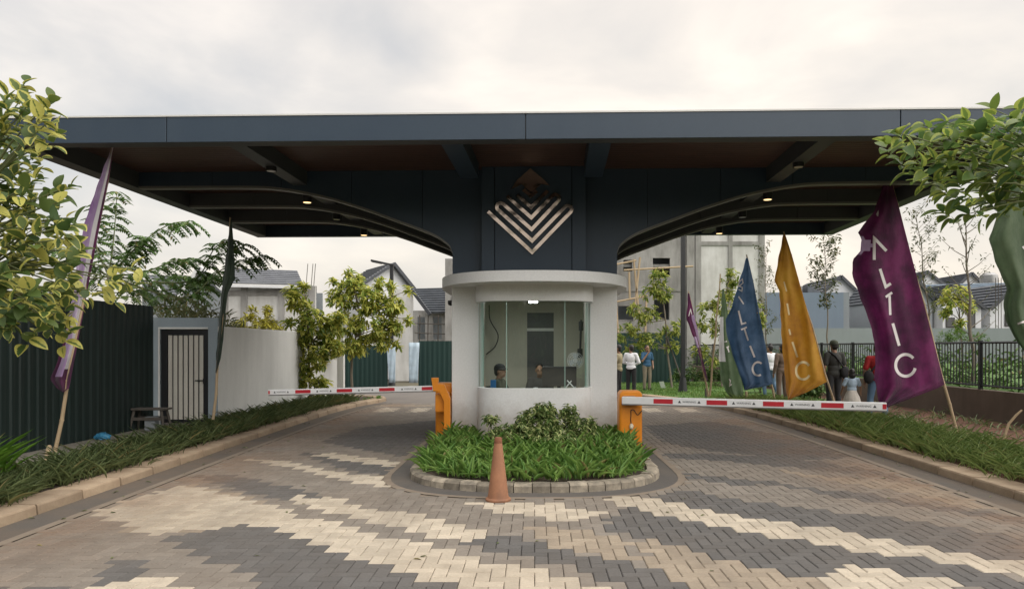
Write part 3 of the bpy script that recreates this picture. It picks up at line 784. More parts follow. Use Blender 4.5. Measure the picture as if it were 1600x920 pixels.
# pylon front
m = MB(); m.box((-.87, 12.47, SLAB1 + .003), (.86, 12.80, ZS - .004)); m.build('pylon_core', M['slate_dark'], can)
for a, b in ((-.885, -.672), (-.660, .628), (.640, .868)):
    m = MB(); m.box((a, 12.44, SLAB1 + .003), (b, 12.468, ZS - .003)); m.build('pylon_panel', M['slate'], can, bevel=.002, seg=1)
# longitudinal beams
for x, w_ in ((-4.05, .24), (4.05, .24)):
    for y0, y1 in ((CF + .31, 12.65), (12.815, 14.41), (14.575, 16.19), (16.355, CB - .005)):
        m = MB(); m.box((x - w_/2, y0, ZB + .03), (x + w_/2, y1, ZS - .001)); m.build('cross_beam', M['beam'], can)
for x in (-1.06, .98):
    m = MB(); m.box((x - .15, CF + .31, ZB + .03), (x + .15, 12.2, ZS - .001)); m.build('cross_beam', M['slate'], can)
# downlights
for s in (-1, 1):
    for k, (y, lit) in enumerate(((11.35, 0), (13.0, 1), (14.75, 0), (16.85, 1))):
        x = s * 4.05
        zb = EYE + (2.765 if k == 0 else 2.60) - .04
        m = MB(); m.lathe([(.078, .012), (.082, 0), (.082, .21)], (x, y, zb), 18); dl = m.build('downlight', M['black_plastic'], can, smooth=40)
        m = MB(); m.lathe([(.066, 0), (.066, .006)], (x, y, zb - .0005), 18); m.build('lens', M['warm_lamp'] if lit else M['lens_off'], dl)
        if zb + .21 < ZB + .03:
            m = MB(); m.tube([(x, y, zb + .2), (x, y, ZB + .031)], .02, 8); m.build('hanger', M['black_plastic'], dl)
# emblem
def ribbon2d(pts, w):
    pts = [Vector(p) for p in pts]; Lf, Rt = [], []
    for i, p in enumerate(pts):
        d0 = (p - pts[i-1]).normalized() if i else (pts[1] - p).normalized()
        d1 = (pts[i+1] - p).normalized() if i < len(pts) - 1 else d0
        n0, n1 = Vector((-d0.y, d0.x)), Vector((-d1.y, d1.x))
        nn = (n0 + n1).normalized(); k = w / max(nn.dot(n0), 0.45)
        Lf.append(p + nn * k); Rt.append(p - nn * k)
    return Lf, Rt
def arc(c, r, a0, a1, n=8):
    return [(c[0] + r * cos(radians(a0 + (a1-a0)*i/n)), c[1] - r * sin(radians(a0 + (a1-a0)*i/n))) for i in range(n+1)]
emb_paths = [
    [(318, 348), (583, 592)] + arc((796, 338), 23, -45, 135) + [(583, 524)] + arc((394, 320), 23, 225, 45) + [(580, 456)] + arc((722, 272), 23, -45, 135) + [(578, 386), (432, 256)],
    [(492, 250), (577, 324), (676, 226)], [(530, 216), (575, 256), (610, 226)]]
emb = None
for path in emb_paths:
    P = [(( 680 + x/3.834 - CX) * 12.43 / F, EYE + (HY - 240 - y/3.834) * 12.43 / F) for x, y in path]
    Lf, Rt = ribbon2d(P, .029)
    m = MB(); n = len(P); y0, y1 = 12.395, 12.437
    vs = [(p.x, y0, p.y) for p in Lf] + [(p.x, y0, p.y) for p in Rt] + [(p.x, y1, p.y) for p in Lf] + [(p.x, y1, p.y) for p in Rt]
    f = []
    for i in range(n - 1):
        f += [(i, i+1, n+i+1, n+i), (i, 2*n+i, 2*n+i+1, i+1), (n+i, n+i+1, 3*n+i+1, 3*n+i)]
    f += [(0, n, 3*n, 2*n), (n-1, 3*n-1, 4*n-1, 2*n-1)]
    m.add(vs, f); m.build('emblem_ribbon', M['chrome'], can)
P = [((680 + x/3.834 - CX) * 12.43 / F, 12.405, EYE + (HY - 240 - y/3.834) * 12.43 / F) for x, y in ((492, 160), (572, 90), (655, 160), (690, 195), (640, 185), (576, 236), (520, 185), (455, 215))]
m = MB(); m.prism(P, (0, .032, 0)); m.build('emblem_crest', M['chrome'], can)

# ================================================================== BARRIERS, CONE
def text_mesh(s, size):
    cu = bpy.data.curves.new('text', 'FONT'); cu.body = s; cu.size = size; cu.align_x = 'CENTER'; cu.align_y = 'CENTER'
    o = bpy.data.objects.new('text', cu); link(o)
    dg = bpy.context.evaluated_depsgraph_get(); me = bpy.data.meshes.new_from_object(o.evaluated_get(dg))
    bpy.data.objects.remove(o); return me
def arm(parent, A, B, hgt, reds, labels, label):
    """boom from A to B, with red tape and printed warning stickers; fractions along its length"""
    d = (B - A); Lg = d.length; d.normalize()
    up = Vector((0, 0, 1)); up = (up - d * up.dot(d)).normalized(); nrm = d.cross(up)
    if nrm.y > 0: nrm = -nrm
    t = 0.035
    def bx(f0, f1, h0, h1, n0, n1):
        m = MB(); vs = []
        for hh in (h0, h1):
            for ff, nn in ((f0, n0), (f1, n0), (f1, n1), (f0, n1)):
                vs.append(A + d * (ff * Lg) + up * hh + nrm * nn)
        return m.add(vs, [(0,3,2,1),(4,5,6,7),(0,1,5,4),(1,2,6,5),(2,3,7,6),(3,0,4,7)])
    b = bx(0, 1, -hgt/2, hgt/2, -t, t).build('boom', M['white_paint'], parent, bevel=.012)
    b2 = bx(0, 1, -hgt/2 - .014, -hgt/2 + .002, -t*.6, t*.6).build('rubber_strip', M['steel'], b)
    for f0, f1 in reds:
        bx(f0, f1, -hgt*.30, hgt*.30, t - .004, t + .003).build('red_stripe', M['red_tape'], b)
    flip = 1 if nrm.cross(up).dot(d) < 0 else -1
    for fc in labels:
        me = text_mesh('WARNING', hgt * .36)
        c = A + d * (fc * Lg) + nrm * (t + .0025)
        rx = up.cross(nrm)
        R = Matrix((rx, up, nrm)).transposed().to_4x4(); R.translation = c - root_loc(parent)
        me.transform(R); me.materials.clear(); me.materials.append(M['ink'])
        o = bpy.data.objects.new('lettering', me); link(o); o.parent = b
        m = MB()
        for sgn in (-1, 1):                                # small warning triangles each side of the word
            q = c + rx * (sgn * hgt * 1.25) + nrm * .0005
            m.add([q - rx*hgt*.2 - up*hgt*.16, q + rx*hgt*.2 - up*hgt*.16, q + up*hgt*.2], [(0, 1, 2)])
        m.build('warning_triangle', M['ink'], b, fix=False)
    return b
rb = thing('barrier_gate', (1.54, 11.97, 0.0), 'orange barrier box with hanging remote and lowered red and white boom across the right lane', 'barrier', 'boom barriers beside the booth')
m = MB(); m.box((1.355, 11.80, 0.02), (1.725, 12.14, 0.86)); cab = m.build('cabinet', M['orange'], rb, bevel=.05, seg=3, smooth=40)
m = MB()
m.prism([(1.358 + .0, 11.802, .82), (1.722, 11.802, .82), (1.722, 11.802, .90), (1.68, 11.802, .95), (1.40, 11.802, .95), (1.358, 11.802, .90)], (0, .336, 0)); m.build('cabinet_lid', M['orange'], rb, bevel=.02)
A = W(972, 625, 11.70); B = W(1385, 635, 10.62)
Lr = [(a - 972) / (1385 - 972) for a in range(0)]
fr = lambda px: (px - 972) / 413.0
arm(rb, A, B, .118, [(fr(1026), fr(1058)), (fr(1113), fr(1146)), (fr(1202), fr(1234)), (fr(1290), fr(1323)), (fr(1379), fr(1384.6))], [fr(1085), fr(1172), fr(1262), fr(1352)], '')
m = MB(); m.box((1.40, 11.728, .735), (1.66, 11.80, .765)); m.box((1.42, 11.70, .74), (1.60, 11.80, .87)); m.build('boom_bracket', M['steel'], rb)
m = MB(); c0 = [W(x, y, 11.79) for x, y in ((1003, 641), (999, 646), (996, 648), (993, 644), (990, 640), (986, 641), (986, 648), (985.5, 655), (986.5, 662))]
m.tube(catmull([p for p in c0], 4), .007, 6); m.build('remote_cable', M['wire'], rb)
m = MB(); m.lathe([(.0, 0), (.02, .0), (.034, .012), (.034, .02), (.02, .03), (.0, .03)], (0, 0, 0), 14)
R = Matrix.Rotation(radians(90), 4, 'X'); ctr = W(986.5, 666, 11.79)
m.v = [tuple((R @ Vector((v[0] * .95, v[1] * 1.5, v[2]))) + ctr) for v in m.v]; m.build('remote', M['beige_tag'], rb, smooth=True)

lb = thing('barrier_gate', (-1.62, 12.9, 0.0), 'orange barrier box with a forked post and a lowered boom on the left lane', 'barrier', 'boom barriers beside the booth')
m = MB(); m.box((-1.74, 12.95, 0.02), (-1.43, 13.35, 1.02)); m.build('cabinet', M['orange'], lb, bevel=.06, seg=3, smooth=40)
yp = 12.40
P = [W(x, y, yp) for x, y in ((673.5, 590), (684.5, 590), (684.5, 599.5), (694, 600), (703.5, 622), (703.5, 692), (702, 712), (699, 712), (693.5, 692), (693.5, 627), (686, 611), (677, 611))]
m = MB(); m.prism(P, (0, .10, 0)); m.build('forked_post', M['orange'], lb, bevel=.008)
m = MB(); m.box((-1.68, 12.51, .55), (-1.46, 12.945, .86)); m.build('hinge_housing', M['orange'], lb, bevel=.02)
A = W(681, 606.2, 12.46); B = W(420, 612.6, 12.62)
fl = lambda px: (681 - px) / 261.0
arm(lb, A, B, .092, [(fl(676), fl(660)), (fl(618), fl(594)), (fl(552), fl(528)), (fl(487), fl(463)), (fl(423), fl(420.5))], [fl(640), fl(573), fl(508), fl(441)], '')

cone = thing('traffic_cone', (-.295 , 7.86, 0.022), 'faded orange traffic cone standing in front of the planted island', 'traffic cone')
c = Vector((-.385, 7.86, 0.022)); cone.location = c
m = MB(); m.lathe([(.135, 0), (.137, .018), (.128, .03), (.116, .034), (.108, .06), (.044, .60), (.042, .61)], c, 28); m.build('cone_body', M['cone'], cone, smooth=35)
m = MB(); m.lathe([(.0425, .612), (.042, .655), (.030, .672), (.0, .672)], c, 24); m.build('cone_tip', M['cone_tip'], cone, smooth=35)

# ================================================================== FENCES, GATE, WALLS (left)
def corrugated(name, mat, P0, P1, z0, z1, parent_label, cat='fence', pw=1.0, per=0.19, amp=.022, group=None, label=None):
    d = (P1 - P0); Lg = d.length; d.normalize(); nrm = Vector((d.y, -d.x, 0))
    if nrm.y > 0 or (abs(nrm.y) < .3 and nrm.x < 0): nrm = -nrm
    t = thing(name, (P0 + P1) / 2 + Vector((0, 0, z0)), label, cat, group)
    n = max(1, round(Lg / pw))
    for k in range(n):
        a, b = Lg * k / n, min(Lg, Lg * (k + 1) / n + .03)
        rows = [[], []]; st = per / 8; q = a
        while True:
            ph = (q % per) / per
            h = amp * (1 if ph < .36 else (1 - (ph-.36)/.14 if ph < .5 else (0 if ph < .86 else (ph-.86)/.14)))
            p = P0 + d * q + nrm * (h + .004 * (k % 2))
            zz = z1 + (.0)
            rows[0].append((p.x, p.y, z0)); rows[1].append((p.x, p.y, zz))
            if q >= b: break
            q = min(b, q + st)
        m = MB(); m.grid(rows); m.build('sheet_panel', mat, t, fix=False)
    m = MB(); c1_ = P0 - nrm * .01; c2_ = P1 - nrm * .01
    for zz in (z0 + .3, (z0 + z1)/2, z1 - .25):
        m.tube([c1_ - nrm*.03 + Vector((0,0,zz)), c2_ - nrm*.03 + Vector((0,0,zz))], .02, 4)
    m.build('rail', M['steel'], t); return t
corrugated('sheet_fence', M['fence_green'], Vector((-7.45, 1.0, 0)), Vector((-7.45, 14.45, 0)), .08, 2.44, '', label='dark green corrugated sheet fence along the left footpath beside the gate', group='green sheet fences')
gw = thing('gate_wall', (-6.9, 14.6, 0.1), 'blue grey plaster wall framing the slatted gate at the end of the green fence', 'wall')
gx0, gx1 = -7.58, -6.235
g0, g1 = W(252, 0, 14.6).x, W(327, 0, 14.6).x
gt = W(0, 514, 14.6).z
m = MB(); m.box((gx0, 14.55, .05), (g0, 14.75, 2.225)); m.box((g1, 14.55, .05), (gx1, 14.75, 2.225)); m.box((g0, 14.552, gt), (g1, 14.75, 2.225))
m.build('wall_panel', M['gate_wall'], gw)
m = MB(); m.box((g0, 14.62, .05), (g1, 14.74, .12)); m.build('threshold', M['path'], gw)
m = MB(); m.box((g0 - .03, 14.535, gt), (g1 + .0, 14.549, gt + .035)); m.box((g0 - .03, 14.535, .1), (g0 , 14.549, gt - .002)); m.build('trim', M['cream_wall'], gw)
gate = thing('gate', ((g0+g1)/2, 14.6, .12), 'black framed gate with upright cream slats in the blue grey wall', 'gate')
m = MB()
m.box((g0 + .01, 14.575, .16), (g0 + .13, 14.625, gt - .01)); m.box((g1 - .10, 14.575, .16), (g1 - .01, 14.625, gt - .01))
m.box((g0 + .13, 14.575, gt - .12), (g1 - .10, 14.625, gt - .011)); m.box((g0 + .13, 14.575, .16), (g1 - .10, 14.625, .22))
m.build('gate_frame', M['black'], gate)
m = MB(); m.box((g0 + .13, 14.612, .22), (g1 - .10, 14.62, gt - .12)); m.build('backing_sheet', M['black'], gate)
ns = 7; ww = (g1 - g0 - .23) / ns
for k in range(ns):
    x = g0 + .13 + ww * k
    m = MB(); m.box((x + .014, 14.585, .222), (x + ww - .014, 14.61, gt - .122)); m.build('slat', M['slat'], gate, bevel=.003, seg=1)
m = MB(); m.box((g1 - .26, 14.55, .98), (g1 - .06, 14.574, 1.0)); m.box((g1 - .10, 14.545, .93), (g1 - .06, 14.574, 1.03)); m.build('latch', M['black'], gate)
for zz in (.95, 1.75):
    m = MB(); m.tube([(g0 - .015, 14.56, zz - .04), (g0 - .015, 14.56, zz + .04)], .018, 8); m.build('hinge', M['black'], gate)
cw = thing('boundary_wall', (-6.25, 19, .1), 'cream plastered boundary wall running back from the gate on the left', 'wall')
m = MB(); m.box((-6.43, 14.56, .02), (-6.232, 23.4, 2.06)); m.build('wall_panel', M['cream_wall'], cw, bevel=.015)
m = MB(); m.box((-6.232 - .28, 23.403, .02), (-6.05, 23.60, 2.10)); m.build('end_pier', M['cream_wall'], cw)
# stool
st = thing('stool', W(236, 0, 13.9).to_2d().to_3d() + Vector((0, 0, .11)), 'dark weathered wooden stool in front of the slatted gate', 'stool')
b = st.location; D = 13.75; x0, x1 = W(207, 0, D).x, W(263, 0, D).x; xc = (x0+x1)/2; zt = W(0, 637, D).z
st.location = (xc, D, .11)
m = MB(); m.box((x0, D - .15, zt - .035), (x1, D + .15, zt)); m.build('seat', M['wood_old'], st, bevel=.008)
for sx in (-1, 1):
    for sy in (-1, 1):
        a = Vector((xc + sx * .25, D + sy * .10, zt - .03)); c_ = Vector((xc + sx * .32, D + sy * .15, .11))
        m = MB(); m.tube([a, c_], .028, 4); m.build('leg', M['wood_old'], st)
m = MB(); m.box((xc - .285, D - .145, .30), (xc + .285, D - .115, .355)); m.box((xc - .285, D + .115, .30), (xc + .285, D + .145, .355)); m.build('stretcher', M['wood_old'], st)
m = MB(); m.box((xc - .05, D - .12, .112), (xc + .14, D + .06, .36)); solo(m, 'concrete_block', M['concrete_grey'], Vector((xc, D, .11)), 'grey block lying under the dark wooden stool', 'block', bevel=.01)
# crumpled blue bag
ctr = W(161, 697, 12.3); ctr.z = .15
bm = bmesh.new(); bmesh.ops.create_icosphere(bm, subdivisions=3, radius=1)
for v in bm.verts:
    n_ = 1 + .25 * sin(7*v.co.x + 3*v.co.y) * cos(5*v.co.z + 4*v.co.x)
    v.co = Vector((v.co.x * .13, v.co.y * .09, max(v.co.z * .075, -.03))) * n_
me = bpy.data.meshes.new('plastic_bag'); bm.to_mesh(me); bm.free(); me.materials.append(M['blue_bag'])
o = link(bpy.data.objects.new('plastic_bag', me)); o.location = ctr; tag(o, 'crumpled blue plastic bag on the ground by the green fence', 'bag')

# back fences
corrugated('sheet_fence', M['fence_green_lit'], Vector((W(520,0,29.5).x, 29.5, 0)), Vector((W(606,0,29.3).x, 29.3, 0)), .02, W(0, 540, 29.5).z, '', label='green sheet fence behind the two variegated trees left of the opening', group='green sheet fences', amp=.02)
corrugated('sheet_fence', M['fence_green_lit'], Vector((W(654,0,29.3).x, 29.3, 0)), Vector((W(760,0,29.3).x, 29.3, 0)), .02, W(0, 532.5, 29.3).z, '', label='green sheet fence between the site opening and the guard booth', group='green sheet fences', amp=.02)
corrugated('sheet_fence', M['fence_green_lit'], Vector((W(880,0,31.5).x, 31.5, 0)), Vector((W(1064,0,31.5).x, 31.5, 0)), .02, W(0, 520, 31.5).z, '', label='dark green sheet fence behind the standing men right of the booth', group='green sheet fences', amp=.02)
for px0, px1, top0, lab in ((604, 618, 537, 'narrow pale blue sheet tied at the left edge of the site opening'), (639, 655, 535, 'pale blue sheet on the post at the right edge of the site opening')):
    Dd = 29.0; m = MB(); rows = []
    for i in range(9):
        t = i / 8; z = W(0, top0, Dd).z * (1 - t) + .25 * t
        a = W(px0 + (4 * t if px0 < 620 else 0), 0, Dd).x; c_ = W(px1 - (0 if px0 < 620 else 2*t), 0, Dd).x
        rows.append([(a + (c_-a)*j/6, Dd - .04*sin(j*1.7 + i*.6), z) for j in range(7)])
    m.grid(rows); o = solo(m, 'tarpaulin', M['tarp'], Vector((rows[8][3][0], Dd, .25)), lab, 'tarpaulin', 'pale sheets at the site opening', fix=False, smooth=True)
    md = o.modifiers.new('thickness', 'SOLIDIFY'); md.thickness = .01

# ================================================================== RIGHT: retaining wall and iron fence
rail_line = [Vector((9.57, 6.0)), Vector((9.57, 14)), Vector((9.55, 20)), Vector((9.1, 26)), Vector((8.3, 33)), Vector((7.75, 36.5))]
wl_ = thing('retaining_wall', (9.6, 18, 0), 'brown stained cement retaining wall under the black iron fence', 'wall')
m = MB(); A_ = rail_line; B_ = offset(rail_line, .22)
zt = .735
n = len(A_)
vs = [(p.x, p.y, -.05) for p in A_] + [(p.x, p.y, zt) for p in A_] + [(p.x, p.y, zt) for p in B_] + [(p.x, p.y, -.05) for p in B_]
f = []
for i in range(n-1):
    for r in range(3): f.append((r*n+i, r*n+i+1, (r+1)*n+i+1, (r+1)*n+i))
m.add(vs, f + [(0, n, 2*n, 3*n), (n-1, 4*n-1, 3*n-1, 2*n-1)]); m.build('wall_panel', M['brown_wall'], wl_)
pf = thing('iron_fence', (9.65, 18, zt), 'long black iron railing fence standing on the brown retaining wall', 'fence')
fl_ = offset(rail_line, .10)
dense = [];
for a, b in zip(fl_, fl_[1:]):
    N_ = 200
    for q in range(N_): dense.append(a.lerp(b, q / N_))
def walk(step):
    r = [dense[0]]
    for p in dense:
        if (p - r[-1]).length >= step: r.append(p)
    return r
ztop = 1.775
for zz, hh in ((ztop - .03, .04), (zt + .09, .035)):
    m = MB()
    for a, b in zip(fl_, fl_[1:]): m.tube([(a.x, a.y, zz), (b.x, b.y, zz)], hh * .6, 4)
    m.build('rail', M['black'], pf)
bar_me = None
mb_ = MB(); mb_.box((-.009, -.009, zt + .06 ), (.009, .009, ztop - .03)); bar_me = mb_.mesh('baluster', M['black'])
pts = walk(.102)
for p in pts[:296]:
    o = link(bpy.data.objects.new('baluster', bar_me)); o.parent = pf; o.location = (p.x - 9.65, p.y - 18, -zt)
if len(pts) > 296:
    m = MB()
    for p in pts[296:]: m.box((p.x - .009, p.y - .009, zt + .06), (p.x + .009, p.y + .009, ztop - .03))
    o = m.build('railing_bars', M['black'], pf, fix=False); o['kind'] = 'stuff'
mb_ = MB(); mb_.box((-.035, -.035, zt), (.035, .035, ztop + .02)); post_me = mb_.mesh('post', M['black'])
for p in walk(2.0)[1:]:
    o = link(bpy.data.objects.new('post', post_me)); o.parent = pf; o.location = (p.x - 9.65, p.y - 18, -zt)
# a low concrete post by the flags
Dd = 24; m = MB(); a = W(1212, 581, Dd); c_ = W(1228, 581, Dd); m.box((a.x, Dd, .05), (c_.x, Dd + .3, a.z))
solo(m, 'concrete_pier', M['concrete'], Vector(((a.x+c_.x)/2, Dd, .05)), 'low grey concrete pier behind the yellow flag and the black fence posts', 'pier', bevel=.015)

# ================================================================== FLAGS
def cloth_mat(name, c0, c1, c2, trans=.38):
    t = NT(name)
    n = t.noise(1.3, 5, 0.6); n2 = t.noise(4, 3, stretch=(1, 1, .3))
    c = t.ramp(t.math('ADD', t.math('MULTIPLY', n, .7), t.math('MULTIPLY', n2, .3)), [(0.40, c0), (0.5, c1), (0.60, c2)])
    t.set(Base_Color=c, Roughness=0.7, Sheen_Weight=0.2)
    w = t.noise(260, 2); t.bump(t.math('ADD', t.math('MULTIPLY', w, .25), t.noise(8, 5, 0.65, stretch=(1, 1, .45))), .6, .03)
    tl = t.node('ShaderNodeBsdfTranslucent', {'Color': c}); ms = t.node('ShaderNodeMixShader', {0: trans, 1: t.p.outputs[0], 2: tl.outputs[0]})
    t.l.new(ms.outputs[0], t.n['Material Output'].inputs['Surface']); return t.mat
CT = .38
C_purple = cloth_mat('purple_cloth', (0.050, 0.010, 0.040), (0.105, 0.012, 0.070), (0.20, 0.022, 0.125))
C_yellow = cloth_mat('ochre_cloth', (0.42, 0.17, 0.025), (0.58, 0.27, 0.022), (0.68, 0.36, 0.04))
C_blue = cloth_mat('blue_cloth', (0.022, 0.065, 0.135), (0.055, 0.115, 0.22), (0.10, 0.17, 0.29))
C_green = cloth_mat('green_cloth', (0.065, 0.105, 0.055), (0.095, 0.150, 0.075), (0.15, 0.21, 0.12))
C_dgreen = cloth_mat('dark_green_cloth', (0.025, 0.045, 0.032), (0.045, 0.07, 0.048), (0.07, 0.10, 0.07))
C_lilac = cloth_mat('lilac_cloth', (0.34, 0.20, 0.42), (0.48, 0.35, 0.55), (0.62, 0.52, 0.68))
C_white = cloth_mat('white_cloth', (0.56, 0.55, 0.56), (0.66, 0.65, 0.66), (0.74, 0.73, 0.74))
M['print'] = simple('white_print', (0.74, 0.70, 0.70), 0.7, 0.04, 6)
M['print_dim'] = simple('pale_yellow_print', (0.74, 0.62, 0.36), 0.7, 0.05, 6)
def flag(label, pole_base, pole_tip, D0, Lpts, Rpts, mat, folds=3.0, amp=.10, twist=.0, letters=(), bands=(), pr='print', nr=0, group='fabric flags on bamboo poles', pole_r=.024, cloth_name='cloth', phase=0.0):
    """Lpts/Rpts: left and right outlines as (px, py) pairs, placed on a hanging sheet at distance D0 whose folds swing in depth"""
    base = W(*pole_base, D0); base.z = max(.05, base.z)
    t = thing('flag', base, label, 'flag', group)
    tip = W(*pole_tip, D0)
    pts = [base.lerp(tip, k/8) + Vector((.012*sin(k*2.1), .01*sin(k*1.3), 0)) for k in range(9)]
    m = MB(); m.tube(pts, [pole_r * (1.15 - .5*k/8) for k in range(9)], 8); pole = m.build('pole', M['bamboo'], t, smooth=40)
    m = MB()
    for k in range(1, 8):
        q = pts[k]; rr = pole_r * (1.15 - .5*k/8) * 1.18
        m.tube([q - Vector((0,0,.012)), q + Vector((0,0,.012))], rr, 8)
    m.build('joint', M['bamboo'], pole)
    if nr:
        Rpts = [(pole_tip[0] + (pole_base[0]-pole_tip[0]) * (y-pole_tip[1]) / (pole_base[1]-pole_tip[1]) + (2.2 if i else .8), y) if i < nr else (x, y) for i, (x, y) in enumerate(Rpts)]
    ly = [p[1] for p in Lpts]; lx = [p[0] for p in Lpts]; ry = [p[1] for p in Rpts]; rx = [p[0] for p in Rpts]
    y0, y1 = min(ly[0], ry[0]), max(ly[-1], ry[-1])
    def dep(px, py):
        a, b = np.interp(py, ly, lx), np.interp(py, ry, rx)
        u = 0 if b - a < .5 else (px - a) / (b - a)
        v = (py - y0) / (y1 - y0)
        free = (1 - u) if twist >= 0 else u
        wgt = (0.25 + .75*free) * (.35 + .65 * min(1, v*1.6))
        fan = u * (.55 + .6*v)                      # folds fan out from the tip
        s = .8*sin(folds*5.2*fan + phase + .8*v) + .55*sin(folds*8.9*fan - 2.6*v + 2*phase) + .38*sin(7.5*v + 3.1*u + phase) + .16*sin(13*v - 9*u + 3*phase) + .12*sin(23*u + 17*v)
        return D0 - .035 - .02*s*0 + amp * wgt * s * .7 + twist * free * v
    def S_(px, py, off=0.0):
        return W(px, py, dep(px, py) - off)
    nv, nu = 64, 40; rows = []
    for i in range(nv + 1):
        py = y0 + (y1 - y0) * i / nv
        a, b = np.interp(py, ly, lx), np.interp(py, ry, rx)
        wob = .5 * sin(py * .21 + phase)
        rows.append([S_(a + (b - a) * j / nu + (wob if j < 3 else 0), py) for j in range(nu + 1)])
    m = MB(); m.grid(rows)
    mats = [mat] + [b_[0] for b_ in bands]
    if bands:
        for i in range(nv):
            for j in range(nu):
                u, v = (j + .5) / nu, (i + .5) / nv
                for bi, (_, fn) in enumerate(bands):
                    if fn(u, v): m.m[i*nu + j] = bi + 1
    cl = m.build(cloth_name, mats, t, fix=False, smooth=True)
    for strokes, wpx in letters:
        m = MB()
        for st_ in strokes:
            dn = []
            for a, b in zip(st_, st_[1:]):
                k_ = max(2, int(math.hypot(b[0]-a[0], b[1]-a[1]) / 2.0))
                dn += [(a[0] + (b[0]-a[0])*q/k_, a[1] + (b[1]-a[1])*q/k_) for q in range(k_)]
            dn.append(st_[-1])
            Lf, Rt = ribbon2d(dn, wpx / 2)
            m.grid([[S_(p.x, p.y, .008) for p in Lf], [S_((p.x+q.x)/2, (p.y+q.y)/2, .008) for p, q in zip(Lf, Rt)], [S_(p.x, p.y, .008) for p in Rt]])
        m.build('lettering', M[pr], cl, fix=False)
    return t
def cee(cx, cy, rx, ry, a0=40, a1=325, n=26, tilt=0):
    P = []
    for i in range(n+1):
        a = radians(a0 + (a1-a0)*i/n); x, y = rx*cos(a), -ry*sin(a); t = radians(tilt)
        P.append((cx + x*cos(t) - y*sin(t), cy + x*sin(t) + y*cos(t)))
    return P
# big purple flag (letters read A L T I C, the B lost in the fold)
flag('big purple flag lettered ALTIC in white at the end of the right boom', (1497, 690), (1388, 268), 13.2,
     [(1386, 271), (1366, 330), (1338, 366), (1347, 371), (1344, 392), (1333, 405), (1331, 428), (1346, 470), (1358, 500), (1366, 532), (1368, 560), (1366, 590), (1371, 615), (1375, 640)],
     [(1391, 271), (1402, 320), (1422, 400), (1440, 470), (1458, 540), (1476, 602), (1436, 617), (1400, 631), (1376, 640.5)],
     C_purple, folds=2.2, amp=.12, nr=6, bands=[(C_lilac, lambda u, v: u < .30 - 7 * abs(v - .305))], letters=[
        ([[(1366, 406), (1366, 372), (1385, 392)]], 4.6), ([[(1375, 420), (1384, 448), (1392, 443)]], 4.4), ([[(1384, 464), (1394, 457)], [(1390, 462), (1391, 492)]], 3.8),
        ([[(1395, 505), (1405, 540)]], 4.4), ([cee(1415, 570.5, 15.5, 17.0, 40, 345)], 4.6), ([[(1370, 336), (1372, 331), (1371, 338)]], 2.5)], phase=.6)
flag('ochre yellow flag with pale letters between the blue and purple flags', (1310, 668), (1225, 362), 16.6,
     [(1224, 366), (1216, 405), (1210, 440), (1218, 455), (1220, 500), (1222, 540), (1226, 580), (1228, 605), (1231, 624)],
     [(1227, 366), (1240, 420), (1256, 480), (1270, 530), (1282, 560), (1293, 596), (1262, 612), (1232, 624.5)],
     C_yellow, folds=2.0, amp=.13, nr=6, pr='print_dim', letters=[([[(1225, 440), (1229, 455)]], 2), ([[(1230, 474), (1233, 492)]], 2.6), ([[(1233, 514), (1235, 523)]], 2.6), ([[(1238, 534), (1246, 558)]], 3), ([cee(1255, 579, 11.2, 13.5, 35, 330)], 3.6)], phase=2.2)
flag('blue flag lettered BALTIC in white next to the ochre flag', (1213, 640), (1167, 398), 18.6,
     [(1166, 403), (1155, 440), (1143, 480), (1134, 500), (1134, 515), (1142, 545), (1150, 570), (1158, 590), (1163, 609)],
     [(1169, 403), (1178, 440), (1187, 480), (1196, 530), (1203, 570), (1208, 601), (1185, 605), (1164, 609.5)],
     C_blue, folds=2.0, amp=.12, nr=6, letters=[([[(1153, 449), (1155, 440), (1160, 436), (1161, 442), (1155, 447), (1160, 449), (1159, 455), (1154, 452)]], 1.6), ([[(1138, 482), (1142, 470)]], 2.2), ([[(1154, 463), (1162, 475)]], 2.2), ([[(1154, 485), (1159, 506), (1166, 504)]], 2.6), ([[(1158, 515), (1167, 511)], [(1163, 513), (1169, 532)]], 2.6), ([[(1172, 540), (1179, 558)]], 3), ([cee(1184.5, 576, 8.5, 10.5, 50, 300)], 3)], phase=1.1)
flag('olive green flag hanging half behind the blue flag', (1109, 618), (1126, 428), 20.0,
     [(1128, 452), (1127, 480), (1125, 510), (1123, 545), (1124, 570), (1127, 595), (1134, 612), (1146, 624)],
     [(1131, 452), (1136, 480), (1142, 520), (1152, 560), (1160, 600), (1162, 615), (1158, 624)],
     C_green, folds=1.5, amp=.10, letters=[([[(1132, 534), (1136, 533)]], 1.8), ([[(1135, 543), (1139, 541)], [(1137, 543), (1139, 550)]], 1.8), ([[(1139, 592), (1141, 594), (1140, 603), (1143, 600)]], 1.6)],
     bands=[(C_white, lambda u, v: u < .34 and .25 < v < .66)], phase=.3)
flag('small purple flag with a lilac back twisted round its leaning pole', (1107, 620), (1076, 455), 20.6,
     [(1075, 458), (1073.5, 480), (1073, 500), (1081, 520), (1090, 545), (1096, 570), (1104, 594)],
     [(1077, 458), (1084, 490), (1090, 515), (1094, 540), (1099, 565), (1105, 590), (1106, 594)],
     C_purple, folds=1.2, amp=.07, bands=[(C_lilac, lambda u, v: (u > .62 and v > .25 and v < .62) or (.5 < v < .62))], letters=[([[(1076, 494), (1079, 483), (1081, 491)]], 1.4)], phase=2)
